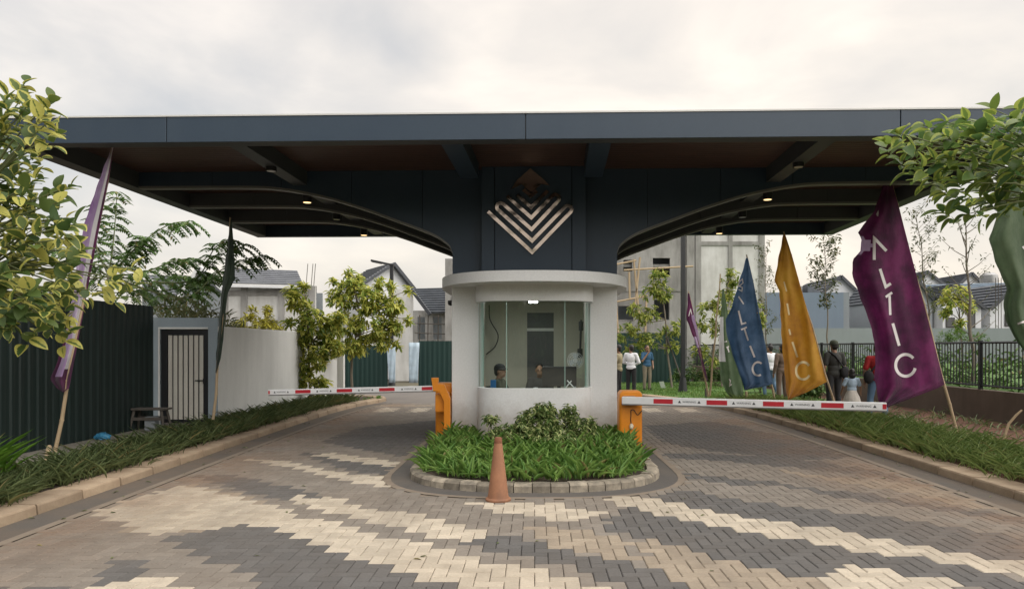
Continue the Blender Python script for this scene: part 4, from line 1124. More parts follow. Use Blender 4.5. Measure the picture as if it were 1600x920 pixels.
flag('large sage green flag cut by the right edge of the photo', (1690, 760), (1612, 215), 9.2,
     [(1610, 218), (1600, 262), (1577, 300), (1557, 332), (1556, 345), (1545, 372), (1556, 412), (1573, 450), (1567, 478), (1573, 505), (1590, 535), (1612, 565), (1640, 600)],
     [(1613, 218), (1625, 300), (1640, 380), (1655, 460), (1670, 540), (1684, 590), (1642, 600.5)],
     C_green, folds=2.0, amp=.14, letters=[([[(1592, 292), (1597, 287), (1601, 296), (1595, 304), (1600, 310)]], 3), ([[(1598, 385), (1610, 400)]], 3), ([[(1590, 506), (1601, 502), (1603, 512)]], 3)], phase=.9)
flag('tall folded lilac and purple flag behind the leaves of the left tree', (83, 727), (178, 224), 10.5,
     [(176, 226), (162, 262), (145, 310), (131, 352), (120, 410), (112, 470), (100, 530), (90, 565), (78, 592), (88, 606), (98, 612)],
     [(179, 226), (172, 270), (165, 310), (156, 360), (148, 410), (140, 460), (132, 510), (128, 550), (118, 580), (106, 606), (99, 612.5)],
     C_purple, folds=1.3, amp=.08, nr=10, bands=[(C_white, lambda u, v: .52 < u < .82 and v < .9), (C_lilac, lambda u, v: u <= .55 and v < .93 and not (.0 < u < .2 and v > .8))], phase=.4)
flag('dark green flag furled around its pole at the corner of the gate wall', (333, 655), (361, 340), 13.4,
     [(360, 342), (357, 370), (352, 410), (347, 445), (344, 480), (341, 520), (338, 550), (337, 575), (337, 582)],
     [(362, 342), (365, 380), (367, 420), (367, 436), (356, 458), (352, 490), (349, 530), (345, 560), (338, 582)],
     C_dgreen, folds=1.2, amp=.08, phase=1.5)
# stakes
m = MB(); m.tube([G(70, 728, .1), W(77, 698, 10.25)], .032, 8); solo(m, 'bamboo_stake', M['bamboo'], G(70, 728, .1), 'short bamboo stake beside the foot of the lilac flag pole', 'stake', smooth=40)
m = MB(); a = G(1566, 692, .1); m.tube([a, W(1576, 662, a.y), W(1588, 648, a.y - .05), W(1597, 640, a.y - .08)], [.022, .022, .02, .014], 7); solo(m, 'bent_stick', M['bamboo'], a, 'pale bent stick stuck in red soil at the far right', 'stick', smooth=40)
for px, py, top, lab in ((1103, 622, 606, 'short grey stake between the poles of the small purple and olive flags'), (1166, 632, 611, 'short wooden stake under the corner of the blue flag')):
    a = G(px, py, .1); m = MB(); m.tube([a, W(px, top, a.y)], .035, 6); solo(m, 'stake', M['wood_old'] if px < 1150 else M['bamboo'], a, lab, 'stake')
m = MB(); a = W(1033, 603, 26); bq = [W(1030, 596, 26), W(1037, 595.5, 26), W(1040, 606, 26.1), W(1033, 605.5, 26.1)]
m.prism(bq, (0, .02, 0)); solo(m, 'white_board', M['white_paint'], Vector((a.x, 26, .12)), 'small white board lying against the tree on the lawn', 'board')

# ================================================================== PLANTS
def blades(name, mat, spots, n_each, length, width, tmpl, label, cat, lean=0.75, z=.11, jitter=.10, spread=None):
    P = []; D = []; Ln = []
    for (x, y) in spots:
        c = int(n_each * random.uniform(.7, 1.3)); s = random.uniform(.75, 1.25)
        for k in range(c):
            a = random.uniform(0, 2*pi); l = random.uniform(.15, lean)
            P.append((x + random.gauss(0, jitter), y + random.gauss(0, jitter), z)); D.append((cos(a)*l, sin(a)*l, 1.0)); Ln.append(s * random.uniform(.6, 1.2) * length)
    D = np.array(D); up = D * 0; up[:, 0] = D[:, 0]; up[:, 1] = D[:, 1]; up[:, 2] = -0.0
    ups = np.stack([-D[:, 0], -D[:, 1], np.full(len(D), .6)], 1)
    o = leaf_cloud(name, mat, P, D, ups, np.array(Ln), width, tmpl)
    return tag(o, label, cat, None, 'stuff')
sp = []
y = 1.5
while y < 20.8:
    xl = x_at(KL, y) - .34
    for q in range(4): sp.append((xl - .10 - q * .20 + random.uniform(-.06, .06), y + random.uniform(-.1, .1)))
    y += .17
blades('border_grass', L['liriope'], sp, 36, .29, .0095, T_BLADE, 'dark green tufted border grass along the left kerb', 'grass', lean=.95)
sp = []; y = 1.5
while y < 20.5:
    xr = x_at(KR, y) + .36
    for q in range(6): sp.append((xr + .08 + q * .22 + random.uniform(-.08, .08), y + random.uniform(-.1, .1)))
    y += .19
blades('verge_grass', L['liriope_r'], sp, 26, .31, .0105, T_BLADE, 'long green tufted grass behind the right kerb', 'grass', lean=.85)
sp = [(random.uniform(7.5, 9.3), random.uniform(8, 20)) for _ in range(60)]
blades('weeds', L['liriope'], sp, 9, .20, .02, T_BLADE, 'low dark weeds scattered over the red soil by the wall', 'weeds', lean=1.3, jitter=.14)
sp = [(random.uniform(1.2, 8.3), random.uniform(26.5, 32)) for _ in range(900)] + [(x_at(KR, yy) + .4 + random.uniform(0, 3.4), yy) for yy in [random.uniform(20, 27) for _ in range(700)]]
blades('lawn_grass', L['lawn'], sp, 7, .085, .018, T_LANCE, 'short bright green lawn grass behind the right lane', 'grass', lean=.9, z=.11, jitter=.15)
sp = [(-5.5 + random.uniform(-.2, .25), random.uniform(7.0, 7.9)) for _ in range(9)]
sp = [(random.uniform(-6.25, -5.72), random.uniform(7.05, 7.9)) for _ in range(10)]
blades('bright_grass', L['bright'], sp, 22, .62, .022, T_BLADE, 'tall bright green grass clump at the left edge of the photo', 'grass', lean=.45)
T_LILY = leaf_template(5, 1.0, fold=0.35, droop=0.28, shape='strap')
# strap-leaved lilies on the island
sp = []
for _ in range(4000):
    x, y = random.uniform(-IX, IX), random.uniform(IY0, 13.2)
    q = np.array([[p.x * .88, p.y + .22] for p in ISL])
    if not in_poly(q[:, 0], q[:, 1], x, y): continue
    if y > 11.0 and abs(x) < .95: continue
    if y > 12.55 and abs(x) < 1.46: continue
    if 1.27 < x < 1.75 and 11.72 < y < 12.2: continue
    if all((x - a)**2 + (y - b)**2 > .135**2 for a, b in sp): sp.append((x, y))
o = blades('strap_leaf_lilies', L['lily'], sp, 12, .255, .031, T_LILY, 'dense strap leaved green lilies filling the island in front of the booth', 'plants', lean=.72, jitter=.05)
sp2 = [(p.x * .87, p.y + .24) for p in ISL if p.y < 11.5]
T_ARCH = leaf_template(6, 1.0, fold=0.3, droop=0.8, shape='strap')
blades('arching_leaves', L['lily'], sp2, 4, .27, .026, T_ARCH, 'longer arching leaves spilling over the island kerb', 'plants', lean=1.2, jitter=.06)
# variegated shrubs on the island
def bush(name, label, cat, base, blobs, leafL, leafW, mat, n_stem=6, per=9, group=None, dens=1.0, stem_mat='bark', tmpl=None, stem_r=.012, spread=.05):
    """blobs: (centre Vector, (rx, ry, rz), twigs)"""
    t = thing(name, base, label, cat, group)
    m = MB()
    for i in range(n_stem):
        c = blobs[i % len(blobs)][0]; b = Vector(base) + Vector((random.gauss(0, .06), random.gauss(0, .06), 0))
        mid = b.lerp(Vector(c), .5) + Vector((random.gauss(0, .06), random.gauss(0, .06), .05))
        m.tube([b, mid, Vector(c)], [stem_r, stem_r*.8, stem_r*.4], 5)
    m.build('stem', M[stem_mat], t)
    P = []; Dr = []
    for c, r, nt in blobs:
        p, d, _ = whorls(c, r, int(nt * dens), per, spread=spread, hollow=.35); P.append(p); Dr.append(d)
    P = np.concatenate(P); Dr = np.concatenate(Dr)
    ups = unit_rand(len(P)) * .35 + np.array([0, 0, 1.0])
    leaf_cloud('foliage', mat, P, Dr, ups, leafL * rng.uniform(.65, 1.2, len(P)), leafW * rng.uniform(.8, 1.15, len(P)), tmpl or T_OVAL, t)
    return t
def bl(px, py, rx, ry, D, n, rd=None):
    k = D / F; return (W(px, py, D), (rx*k, (rd or rx)*k, ry*k), n)
yS = 11.2
bush('shrub', 'broad variegated green and cream shrub in the middle of the island planting', 'shrub', (0.0, yS, .12),
     [bl(845, 660, 44, 24, yS, 130), bl(820, 680, 36, 18, yS - .1, 62), bl(852, 640, 22, 12, yS, 44), bl(800, 690, 25, 14, yS - .2, 22), bl(880, 690, 40, 16, yS - .2, 60)], .085, .036, L['scheff'], 8, 10, group='variegated shrubs before the booth')
bush('shrub', 'taller right hand variegated shrub with a pointed top against the booth bay', 'shrub', (.62, yS + .15, .12),
     [bl(890, 645, 16, 17, yS + .1, 26), bl(905, 668, 28, 20, yS, 50), bl(870, 684, 60, 14, yS - .25, 60), bl(922, 662, 12, 10, yS, 12), bl(890, 690, 28, 16, yS, 26)], .085, .036, L['scheff'], 6, 10, group='variegated shrubs before the booth')
bush('shrub', 'smaller dark green shrub at the left end of the island planting behind the cone', 'shrub', (-.58, yS + .1, .12),
     [bl(768, 655, 13, 8, yS + .1, 14), bl(775, 680, 22, 17, yS, 30), bl(798, 672, 18, 14, yS, 18)], .085, .036, L['scheff'], 5, 10, group='variegated shrubs before the booth')

P = []; Dr = []
for _ in range(130):
    y = random.uniform(4.8, 17); s_ = random.choice((-1, 1)); x = random.uniform(x_at(KL, y) + .1, x_at(KR, y) - .1) if random.random() < .5 else (x_at(KL, y) + abs(random.gauss(0, .3)) + .03 if s_ < 0 else x_at(KR, y) - abs(random.gauss(0, .3)) - .03)
    if in_poly(gx, gy, x, y): continue
    P.append((x, y, .028)); Dr.append((random.gauss(0, 1), random.gauss(0, 1), .03))
n_ = len(P); tag(leaf_cloud('fallen_leaves', L['dry'], P, Dr, unit_rand(n_) * .2 + np.array([0, 0, 1.]), .05 * rng.uniform(.5, 1.5, n_), .02, T_OVAL), 'scattered fallen leaves on the pavers and along the gutters', 'leaves', None, 'stuff')
# ---- near trees with individual leaves
def near_tree(name, label, trunk_base, fork, tips, mat, extra_blobs, leafL, leafW, n_obj=296, per=7, n_limbs=5, droop=.0):
    t = thing(name, trunk_base, label, 'tree')
    fork = Vector(fork); tb = Vector(trunk_base)
    m = MB(); m.tube([tb, tb.lerp(fork, .35) + Vector((.03, .02, 0)), tb.lerp(fork, .7) + Vector((-.02, .03, 0)), fork], [.085, .075, .065, .06], 10); m.build('trunk', M['bark'], t, smooth=50)
    # limbs fork towards groups of tips
    limbs = []
    tips_s = sorted(tips, key=lambda p: math.atan2((p - fork).z, (p - fork).xy.length))
    gsz = math.ceil(len(tips_s) / n_limbs); m2 = MB()
    for g in range(n_limbs):
        grp = tips_s[g*gsz:(g+1)*gsz]
        if not grp: continue
        cen = sum(grp, Vector()) / len(grp); hub = fork.lerp(cen, .62)
        m.v, m.f, m.m = [], [], []
        m.tube([fork, fork.lerp(hub, .5) + Vector((0, 0, .08)), hub], [.042, .03, .022], 8); m.build('limb', M['bark'], t, smooth=50)
        for p in grp:
            mid = hub.lerp(p, .55) + Vector((random.gauss(0, .03), random.gauss(0, .03), .06))
            m2.tube([hub, mid, p], [.011, .007, .004], 6)
    m2.build('twigs', M['stem'], t, smooth=50)
    pos, drs = [], []
    for p in tips:
        ax = (p - fork).normalized() * .6 + Vector((0, 0, .55)) + Vector((random.gauss(0, .25), random.gauss(0, .25), random.gauss(0, .2))); ax.normalize()
        a = ax.cross(Vector((.3, .8, .2))).normalized(); b = ax.cross(a)
        n_ = per + random.choice((-1, 0, 0, 1))
        for k in range(n_):
            ang = k * 2.4 + random.random() * .6; f = k / n_
            d = (a * cos(ang) + b * sin(ang)) * (1.0 - .35 * (1 - f)) + ax * (1.1 - 1.0 * f) + Vector((0, 0, -.30 * f - droop))
            pos.append(p - ax * (.20 * f)); drs.append(d.normalized())
    order_ = sorted(range(len(pos)), key=lambda i: pos[i].y)
    variants = []
    for v in range(6):
        V, Fc, E = leaf_template(6, 1.0, fold=random.uniform(.1, .4), droop=random.uniform(.12, .4))
        me = bpy.data.meshes.new('leaf'); me.from_pydata([tuple((x * leafW, y_ * leafL, z * leafL)) for x, y_, z in V], [], Fc)
        a_ = me.attributes.new('edge', 'FLOAT', 'POINT'); a_.data.foreach_set('value', E)
        me.materials.append(mat); me.polygons.foreach_set('use_smooth', [True] * len(me.polygons)); variants.append(me)
    rest_p, rest_d = [], []
    for rank, i in enumerate(order_):
        p, d = pos[i], drs[i]
        if rank < n_obj:
            up = Vector((random.gauss(0, .35), random.gauss(0, .35) - .35, 1)); x = d.cross(up).normalized(); n_ = x.cross(d)
            sc = random.uniform(.7, 1.18)
            R = Matrix((x * sc, d * sc, n_ * sc)).transposed().to_4x4(); R.translation = p - tb
            o = link(bpy.data.objects.new('leaf', random.choice(variants))); o.parent = t; o.matrix_basis = R
        else: rest_p.append(tuple(p)); rest_d.append(tuple(d))
    for c, r, nt in extra_blobs:
        p, d, _ = whorls(c, r, nt, per, spread=.12, hollow=.3); rest_p += [tuple(q) for q in p]; rest_d += [tuple(q) for q in d]
    if rest_p:
        n_ = len(rest_p); ups = unit_rand(n_) * .4 + np.array([0, -.3, 1.0])
        leaf_cloud('foliage', mat, rest_p, rest_d, ups, leafL * rng.uniform(.7, 1.15, n_), leafW * rng.uniform(.8, 1.1, n_), T_NEAR, t)
    return t
def poisson(poly, n, dmin, Drange, seeds=()):
    xs = np.array([p[0] for p in poly], float); ys = np.array([p[1] for p in poly], float); pts = list(seeds); tr = 0
    while len(pts) < n and tr < 20000:
        tr += 1; x, y = random.uniform(xs.min(), xs.max()), random.uniform(ys.min(), ys.max())
        if in_poly(xs, ys, x, y) and all((x-a)**2 + (y-b)**2 > dmin**2 for a, b in pts): pts.append((x, y))
    return [W(x, y, random.uniform(*Drange)) for x, y in pts]
poly1 = [(-60, 135), (20, 135), (55, 155), (80, 190), (70, 235), (60, 290), (95, 290), (118, 330), (125, 400), (100, 440), (190, 432), (200, 455), (170, 472), (140, 470), (118, 500), (95, 510), (-60, 490)]
tips = poisson(poly1, 128, 14, (5.0, 6.3), [(40, 128), (80, 155), (12, 150), (92, 205), (112, 290), (205, 420), (215, 442), (110, 515), (60, 512), (118, 350), (15, 515)])
near_tree('rubber_tree', 'large variegated rubber tree with yellow edged leaves at the left edge of the photo', (-5.55, 5.7, .1), (-5.0, 5.7, 2.15), tips, L['ficus_near'],
          [((-5.6, 5.7, 3.0), (.9, .9, .9), 40)], .128, .082)
poly2 = [(1390, 225), (1420, 205), (1470, 190), (1530, 175), (1590, 170), (1660, 160), (1680, 330), (1600, 315), (1550, 320), (1510, 318), (1470, 300), (1440, 262), (1430, 285), (1412, 262)]
tips = poisson(poly2, 66, 17, (6.2, 7.6), [(1382, 222), (1405, 208), (1432, 275), (1510, 335), (1476, 190), (1550, 170), (1470, 330), (1545, 318), (1590, 170)])
near_tree('rubber_tree', 'green rubber tree branch reaching in from the right edge over the canopy corner', (6.6, 7.0, .1), (6.2, 6.95, 2.9), tips, L['ficus_right'],
          [((6.6, 7.1, 3.6), (.9, .9, .7), 36)], .165, .108, droop=.15)

# ---- middle-distance trees
def mid_tree(name, label, base, trunk, blobs, mat, leafL=.17, leafW=.075, per=8, cat='tree', tr=.045, group=None, tmpl=None, spread=.08, dens=1.12):
    t = thing(name, base, label, cat, group)
    pts = [Vector(p) for p in trunk]
    m = MB(); m.tube(pts, [tr * (1 - .55 * i / (len(pts) - 1)) for i in range(len(pts))], 8); m.build('trunk', M['bark'], t, smooth=50)
    for c, r, nt in blobs:
        m = MB()
        best = min(pts[1:], key=lambda q: (q - Vector((c[0], c[1], c[2] - r[2]))).length)
        mid = best.lerp(Vector(c), .5) + Vector((0, 0, .05)); m.tube([best, mid, Vector(c)], [tr*.45, tr*.3, tr*.15], 5)
        for _ in range(3):
            u = unit_rand(1)[0]; m.tube([Vector(c), Vector(c) + Vector((u[0]*r[0], u[1]*r[1], abs(u[2])*r[2])) * .8], [tr*.15, tr*.06], 4)
        m.build('limb', M['bark'], t, smooth=50)
    P, Dr = [], []
    for c, r, nt in blobs:
        p, d, _ = whorls(c, tuple(q * 1.08 for q in r), int(nt * dens), per, spread=spread, hollow=.3); P.append(p); Dr.append(d)
    P = np.concatenate(P); Dr = np.concatenate(Dr); n_ = len(P)
    leaf_cloud('crown', mat, P, Dr, unit_rand(n_) * .4 + np.array([0, 0, 1.0]), leafL * rng.uniform(.65, 1.2, n_), leafW * rng.uniform(.8, 1.15, n_), tmpl or T_OVAL, t)
    return t
D = 19.8
b = W(486, 648, D); b.z = .1
mid_tree('rubber_tree', 'bushy variegated tree leafy down to the ground beside the cream wall', b, [b, W(484, 600, D), W(482, 540, D), W(480, 480, D)],
     [bl(466, 470, 19, 17, D, 26), bl(486, 505, 26, 24, D, 44), bl(468, 535, 19, 15, D, 20), bl(492, 555, 24, 26, D, 38), bl(478, 590, 18, 18, D, 24), bl(502, 600, 15, 14, D, 16), bl(490, 625, 12, 10, D, 12), bl(508, 520, 16, 28, D + .2, 26), bl(524, 500, 14, 14, D + .1, 16), bl(522, 545, 14, 14, D + .1, 16), bl(455, 455, 8, 8, D, 6), bl(474, 450, 9, 8, D, 7), bl(452, 505, 7, 8, D, 5)], L['ficus_mid'], .19, .08, group='variegated trees by the left wall')
D = 22.3
b = W(551, 612, D); b.z = .1
mid_tree('rubber_tree', 'round crowned variegated yellow green tree with a bare trunk left of the lamp post', b, [b, W(549, 585, D), W(550, 560, D), W(556, 525, D), W(562, 490, D)],
     [bl(553, 445, 20, 16, D, 30), bl(532, 465, 20, 20, D, 34), bl(575, 470, 28, 24, D, 56), bl(608, 480, 22, 18, D, 38), bl(540, 505, 28, 24, D, 50), bl(580, 512, 32, 22, D, 56), bl(615, 510, 16, 14, D, 22), bl(555, 540, 24, 16, D, 34), bl(595, 535, 20, 12, D, 20), bl(626, 478, 10, 10, D, 10), bl(530, 545, 10, 12, D, 12), bl(640, 452, 7, 7, D, 4), bl(612, 446, 10, 10, D, 8), bl(545, 425, 8, 9, D, 7), bl(590, 440, 9, 11, D, 8), bl(640, 500, 7, 8, D, 5), bl(520, 440, 7, 8, D, 5), bl(622, 540, 8, 6, D, 5)], L['ficus_mid'], .19, .08, group='variegated trees by the left wall')
D = 27.5
b = W(1050, 610, D); b.z = .11
mid_tree('rubber_tree', 'leaning light green tree with a pale bark trunk behind the standing men', b, [b, W(1047, 580, D), W(1042, 545, D), W(1040, 500, D), W(1034, 450, D)],
     [bl(1030, 432, 12, 16, D, 14), bl(1020, 455, 18, 14, D, 18), bl(1038, 460, 14, 12, D, 12), bl(1012, 490, 20, 16, D, 20), bl(995, 482, 14, 10, D, 8), bl(1048, 512, 20, 12, D, 16), bl(985, 512, 18, 10, D, 12), bl(1012, 530, 22, 14, D, 18), bl(992, 545, 14, 12, D, 10), bl(1050, 540, 14, 8, D, 8), bl(968, 528, 12, 8, D, 6)], L['ficus_green'], .21, .085, group='light green trees right of the booth')
D = 28.5
b = W(1128, 600, D); b.z = .11
mid_tree('rubber_tree', 'light green tree behind the green and blue flags in front of the raw concrete building', b, [b, W(1127, 560, D), W(1126, 520, D), W(1132, 470, D), W(1138, 440, D)],
     [bl(1142, 436, 14, 16, D, 18), bl(1135, 462, 18, 14, D, 20), bl(1112, 480, 22, 14, D, 20), bl(1100, 505, 18, 12, D, 14), bl(1150, 490, 26, 16, D, 22), bl(1188, 492, 9, 22, D, 14), bl(1096, 548, 16, 10, D, 10), bl(1110, 565, 14, 8, D, 8), bl(1125, 515, 16, 12, D, 12)], L['ficus_green'], .21, .085, group='light green trees right of the booth')
# tree support prop
m = MB(); m.tube([W(1072, 612, 27.2), W(1042, 527, 27.45)], .03, 6); solo(m, 'tree_prop', M['wood_old'], G(1072, 612, .11), 'slanting wooden prop bracing the leaning light green tree', 'prop')
D = 20.2
b = W(1504, 600, D); b.z = .72
mid_tree('rubber_tree', 'small variegated tree behind the black fence in front of the pale houses', b, [b, W(1503, 540, D), W(1500, 500, D), W(1497, 470, D)],
     [bl(1497, 458, 20, 12, D, 14), bl(1490, 475, 22, 12, D, 18), bl(1514, 480, 12, 12, D, 10), bl(1478, 488, 10, 8, D, 6), bl(1503, 505, 14, 10, D, 8)], L['ficus_mid'], .17, .08, tr=.03)
bush('shrub', 'feathery bright yellow green shrub behind the fence under the small variegated tree', 'shrub', W(1508, 600, 19.2),
     [bl(1500, 522, 28, 14, 19.2, 40), bl(1530, 530, 18, 10, 19.2, 20), bl(1475, 530, 16, 10, 19.2, 14)], .11, .022, L['lawn'], 5, 9, tmpl=T_LANCE)
def sparse_tree(label, base, top, D, n, spread_px, tri, leaf=.10, r=.035, bare=.25, den=5, mat=None):
    t = thing('young_tree', base, label, 'tree', 'thin young trees by the fence')
    pts = [Vector(base).lerp(top, k / 10) + Vector((.03 * sin(k * 1.7 + D), .02 * cos(k * 2.1), 0)) for k in range(11)]
    m = MB(); m.tube(pts, [r * (1 - .8 * k / 10) for k in range(11)], 7); m.build('trunk', M['bark'], t, smooth=50)
    m = MB(); P = []; Dr = []
    Hh = (top - Vector(base)).length
    for i in range(n):
        f = bare + (1 - bare) * (i + random.random() * .6) / n; p = pts[0].lerp(pts[-1], min(f, 1)); a = random.uniform(0, 2*pi)
        ln_ = spread_px * D / F * (.5 + .6 * random.random()) * tri(f)
        d = Vector((cos(a), sin(a) * .8, .85)).normalized(); q = p + d * ln_; mid = p.lerp(q, .5) - Vector((0, 0, ln_ * .07))
        m.tube([p, mid, q], [r * .28, r * .18, r * .08], 4)
        for k in range(den):
            g = p.lerp(q, .45 + .55 * (k + 1) / den)
            for _ in range(3):
                P.append(tuple(g + Vector((random.gauss(0, .05), random.gauss(0, .05), random.gauss(0, .05))))); Dr.append((random.gauss(0, 1), random.gauss(0, 1), random.gauss(-.2, .6)))
    m.build('branch', M['bark'], t, smooth=50)
    n_ = len(P); leaf_cloud('crown', mat or L['sparse'], P, Dr, unit_rand(n_) * .5 + np.array([0, 0, 1.0]), leaf * rng.uniform(.7, 1.3, n_), leaf * .38, T_LANCE, t)
def stree(label, px, py0, pxt, pyt, D, **k):
    b = W(px, py0, D); sparse_tree(label, b, W(pxt, pyt, D), D, **k)
stree('thin young tree beside the right corner of the raw concrete building', 1198, 590, 1196, 384, 30, n=30, spread_px=22, tri=lambda f: 1, leaf=.13, den=5, bare=.3)
stree('thin young tree with a rounded leafy top between the ochre and purple flags', 1296, 590, 1288, 378, 25, n=32, spread_px=32, tri=lambda f: 1 if f > .6 else .5, leaf=.15, den=6, bare=.5)
stree('nearly bare young tree with brown trunk standing left of the sage green flag', 1522, 600, 1507, 335, 17.5, n=22, spread_px=62, tri=lambda f: 1.1 - .4*f, leaf=.085, den=3, bare=.25, r=.05)
stree('thin feathery young tree just right of the big purple flag tip', 1462, 590, 1432, 330, 19.5, n=34, spread_px=34, tri=lambda f: 1, leaf=.10, den=5, bare=.35, r=.03)
# greenery behind the iron fence and at the back of the lawn
m = MB(); m.grid([[(9.78, 4, .70), (70, 4, .70)], [(9.78, 20, .70), (70, 20, .70)], [(8.6, 36, .70), (70, 36, .70)], [(8.6, 44, .70), (70, 44, .70)]]); structure(m, 'garden_terrace', M['lawn'], fix=False)
m = MB(); m.grid([[(8.6, 36, -.05), (8.6, 44, -.05)], [(8.6, 36, .70), (8.6, 44, .70)]]); m.grid([[(2, 36.8, -.05), (8.6, 36.8, -.05)], [(2, 36.8, .7), (8.6, 36.8, .7)]]); structure(m, 'terrace_wall', M['concrete_grey'], fix=False)
P = []; Dr = []
for _ in range(5200):
    y = random.uniform(11, 42); x = np.interp(y, [p.y for p in rail_line] + [45], [p.x for p in rail_line] + [8]) + .35 + abs(random.gauss(0, 1.3))
    h_ = .35 + .45 * (sin(x * 1.9 + y * .9) * sin(y * .53) * .5 + .5)
    P.append((x, y, .70 + random.random() ** 1.3 * h_ * 1.3)); Dr.append((random.gauss(0, 1), random.gauss(0, 1), random.gauss(.5, .5)))
n_ = len(P); tag(leaf_cloud('shrubbery', L['hedge'], P, Dr, unit_rand(n_) * .5 + np.array([0, 0, 1.]), .19 * rng.uniform(.6, 1.4, n_), .07, T_OVAL), 'mixed green garden shrubbery behind the black iron fence', 'shrubbery', None, 'stuff')
for (px, py, rx, ry, D, lab) in ((1075, 582, 28, 12, 29.5, 'low dark green hedge shrub left of the small purple flag'), (1120, 582, 22, 12, 29.2, 'low green hedge shrub behind the olive flag'), (1185, 590, 25, 10, 25.0, 'low yellowish shrub behind the foot of the blue flag'), (1260, 605, 28, 14, 20.5, 'low dark shrub beneath the ochre flag')):
    b = W(px, py + ry, D); b.z = .11
    bush('shrub', lab, 'shrub', b, [bl(px, py, rx, ry, D, 60), bl(px - rx*.5, py + ry*.5, rx*.6, ry*.7, D - .2, 25), bl(px + rx*.5, py + ry*.4, rx*.6, ry*.7, D - .2, 25)], .13, .055, L['hedge'], 5, 7, group='low shrubs behind the right verge')
for (px, py, rx, ry, D, lab) in ((1415, 655, 30, 12, 14.2, 'dark low bush on the red soil below the big purple flag'), (1530, 690, 35, 12, 12.4, 'dark low bush on the red soil right of the purple flag pole'), (1445, 675, 22, 9, 13.4, 'small dark bush just left of the purple flag pole foot')):
    b = W(px, py + ry, D); b.z = .11
    bush('shrub', lab, 'shrub', b, [bl(px, py + 3, rx, ry, D, 40), bl(px - rx*.5, py + ry*.6, rx*.5, ry*.7, D - .2, 16)], .08, .03, L['liriope'], 4, 7, group='dark bushes on the red soil')
bush('ground_cover', 'bright low hedge at the kerb corner below the left trees', 'shrub', W(565, 632, 21.4),
     [bl(548, 629, 14, 7, 21.0, 36), bl(570, 626, 16, 7, 21.8, 40), bl(590, 622, 10, 6, 22.2, 22)], .07, .025, L['bright'], 4, 8)
bush('shrub', 'yellow leaved shrub rising above the cream boundary wall', 'shrub', (W(405, 0, 24.5).x, 24.5, .1),
     [bl(400, 505, 28, 16, 24.5, 46), bl(425, 510, 16, 14, 24.5, 24), bl(392, 488, 10, 12, 24.5, 12), bl(418, 486, 10, 10, 24.5, 12), bl(372, 508, 14, 8, 24.5, 10)], .16, .06, L['yellow'], 6, 8)
P = []; Dr = []
for _ in range(1500):
    x = random.uniform(-8.6, -6.68); y = random.uniform(15.2, 17.5); P.append((x, y, 1.55 + random.random() * (.80 + .28 * sin(x * 3.1)))); Dr.append((random.gauss(0, .7), random.gauss(0, .7), random.gauss(.8, .4)))
n_ = len(P); tag(leaf_cloud('tall_weeds', L['dry'], P, Dr, unit_rand(n_) * .5 + np.array([0, 0, 1.]), .22 * rng.uniform(.6, 1.4, n_), .03, T_LANCE), 'tall tangled weeds growing behind the gate wall', 'weeds', None, 'stuff')
# feathery compound-leaved tree behind the green fence
ft = thing('feathery_tree', (W(175, 0, 17.5).x, 17.5, 0), 'tree with feathery compound leaves arching over the gate behind the left fence', 'tree')
m = MB(); b = Vector(ft.location)
m.tube([b, b + Vector((.1, .1, 1.2)), b + Vector((-.05, .1, 2.4)), W(170, 430, 17.5)], [.11, .09, .07, .05], 8); m.build('trunk', M['bark'], ft, smooth=50)
P = []; Dr = []; Up = []; m = MB()
arms_ = [[(170, 430), (178, 370), (183, 300)], [(170, 430), (215, 385), (262, 352), (298, 345)], [(170, 440), (225, 425), (270, 408), (302, 403)], [(175, 470), (215, 455), (262, 430), (300, 432)], [(172, 445), (240, 455), (300, 440), (345, 400), (380, 380)], [(172, 448), (285, 465), (340, 425), (385, 405), (410, 398)], [(170, 430), (150, 380), (160, 320)], [(180, 430), (205, 395), (225, 372)], [(172, 450), (260, 478), (312, 455), (330, 430)], [(170, 430), (120, 400), (60, 380)], [(170, 430), (110, 440), (50, 450)], [(172, 442), (295, 440), (335, 388), (360, 372)]]
for ai, ar in enumerate(arms_):
    Dd = 17.5 + random.uniform(-.8, .8)
    line = catmull([W(x, y, Dd) if i else W(170, 432, 17.5) for i, (x, y) in enumerate(ar)], 5)
    m.tube(line, [.022 - .016 * i / len(line) for i in range(len(line))], 5)
    n_nodes = 13
    for k in range(n_nodes):
        f = .18 + .82 * k / (n_nodes - 1); i = min(int(f * (len(line) - 1)), len(line) - 2); p = line[i].lerp(line[i+1], f * (len(line)-1) - i)
        tdir = (line[i+1] - line[i]).normalized()
        for side in (-1, 1):
            d = (tdir * .6 + Vector((side * .25, side * .9, -.15)) + Vector((random.gauss(0, .3), 0, random.gauss(-.1, .25)))).normalized()
            rl = random.uniform(.22, .40)
            for q in range(7):
                c_ = p + d * (rl * (q + 1) / 7) - Vector((0, 0, .18 * ((q + 1) / 7) ** 2))
                s_ = d.cross(Vector((0, 0, 1))).normalized()
                for sd_ in (-1, 1):
                    P.append(tuple(c_)); Dr.append(tuple(s_ * sd_ + d * .5 + Vector((0, 0, -.35)))); Up.append((0, 0, 1))
m.build('limb', M['stem'], ft, smooth=50)
n_ = len(P); leaf_cloud('crown', L['feather'], P, Dr, np.array(Up, float) + unit_rand(n_) * .3, .15 * rng.uniform(.8, 1.2, n_), .062, T_LANCE, ft)

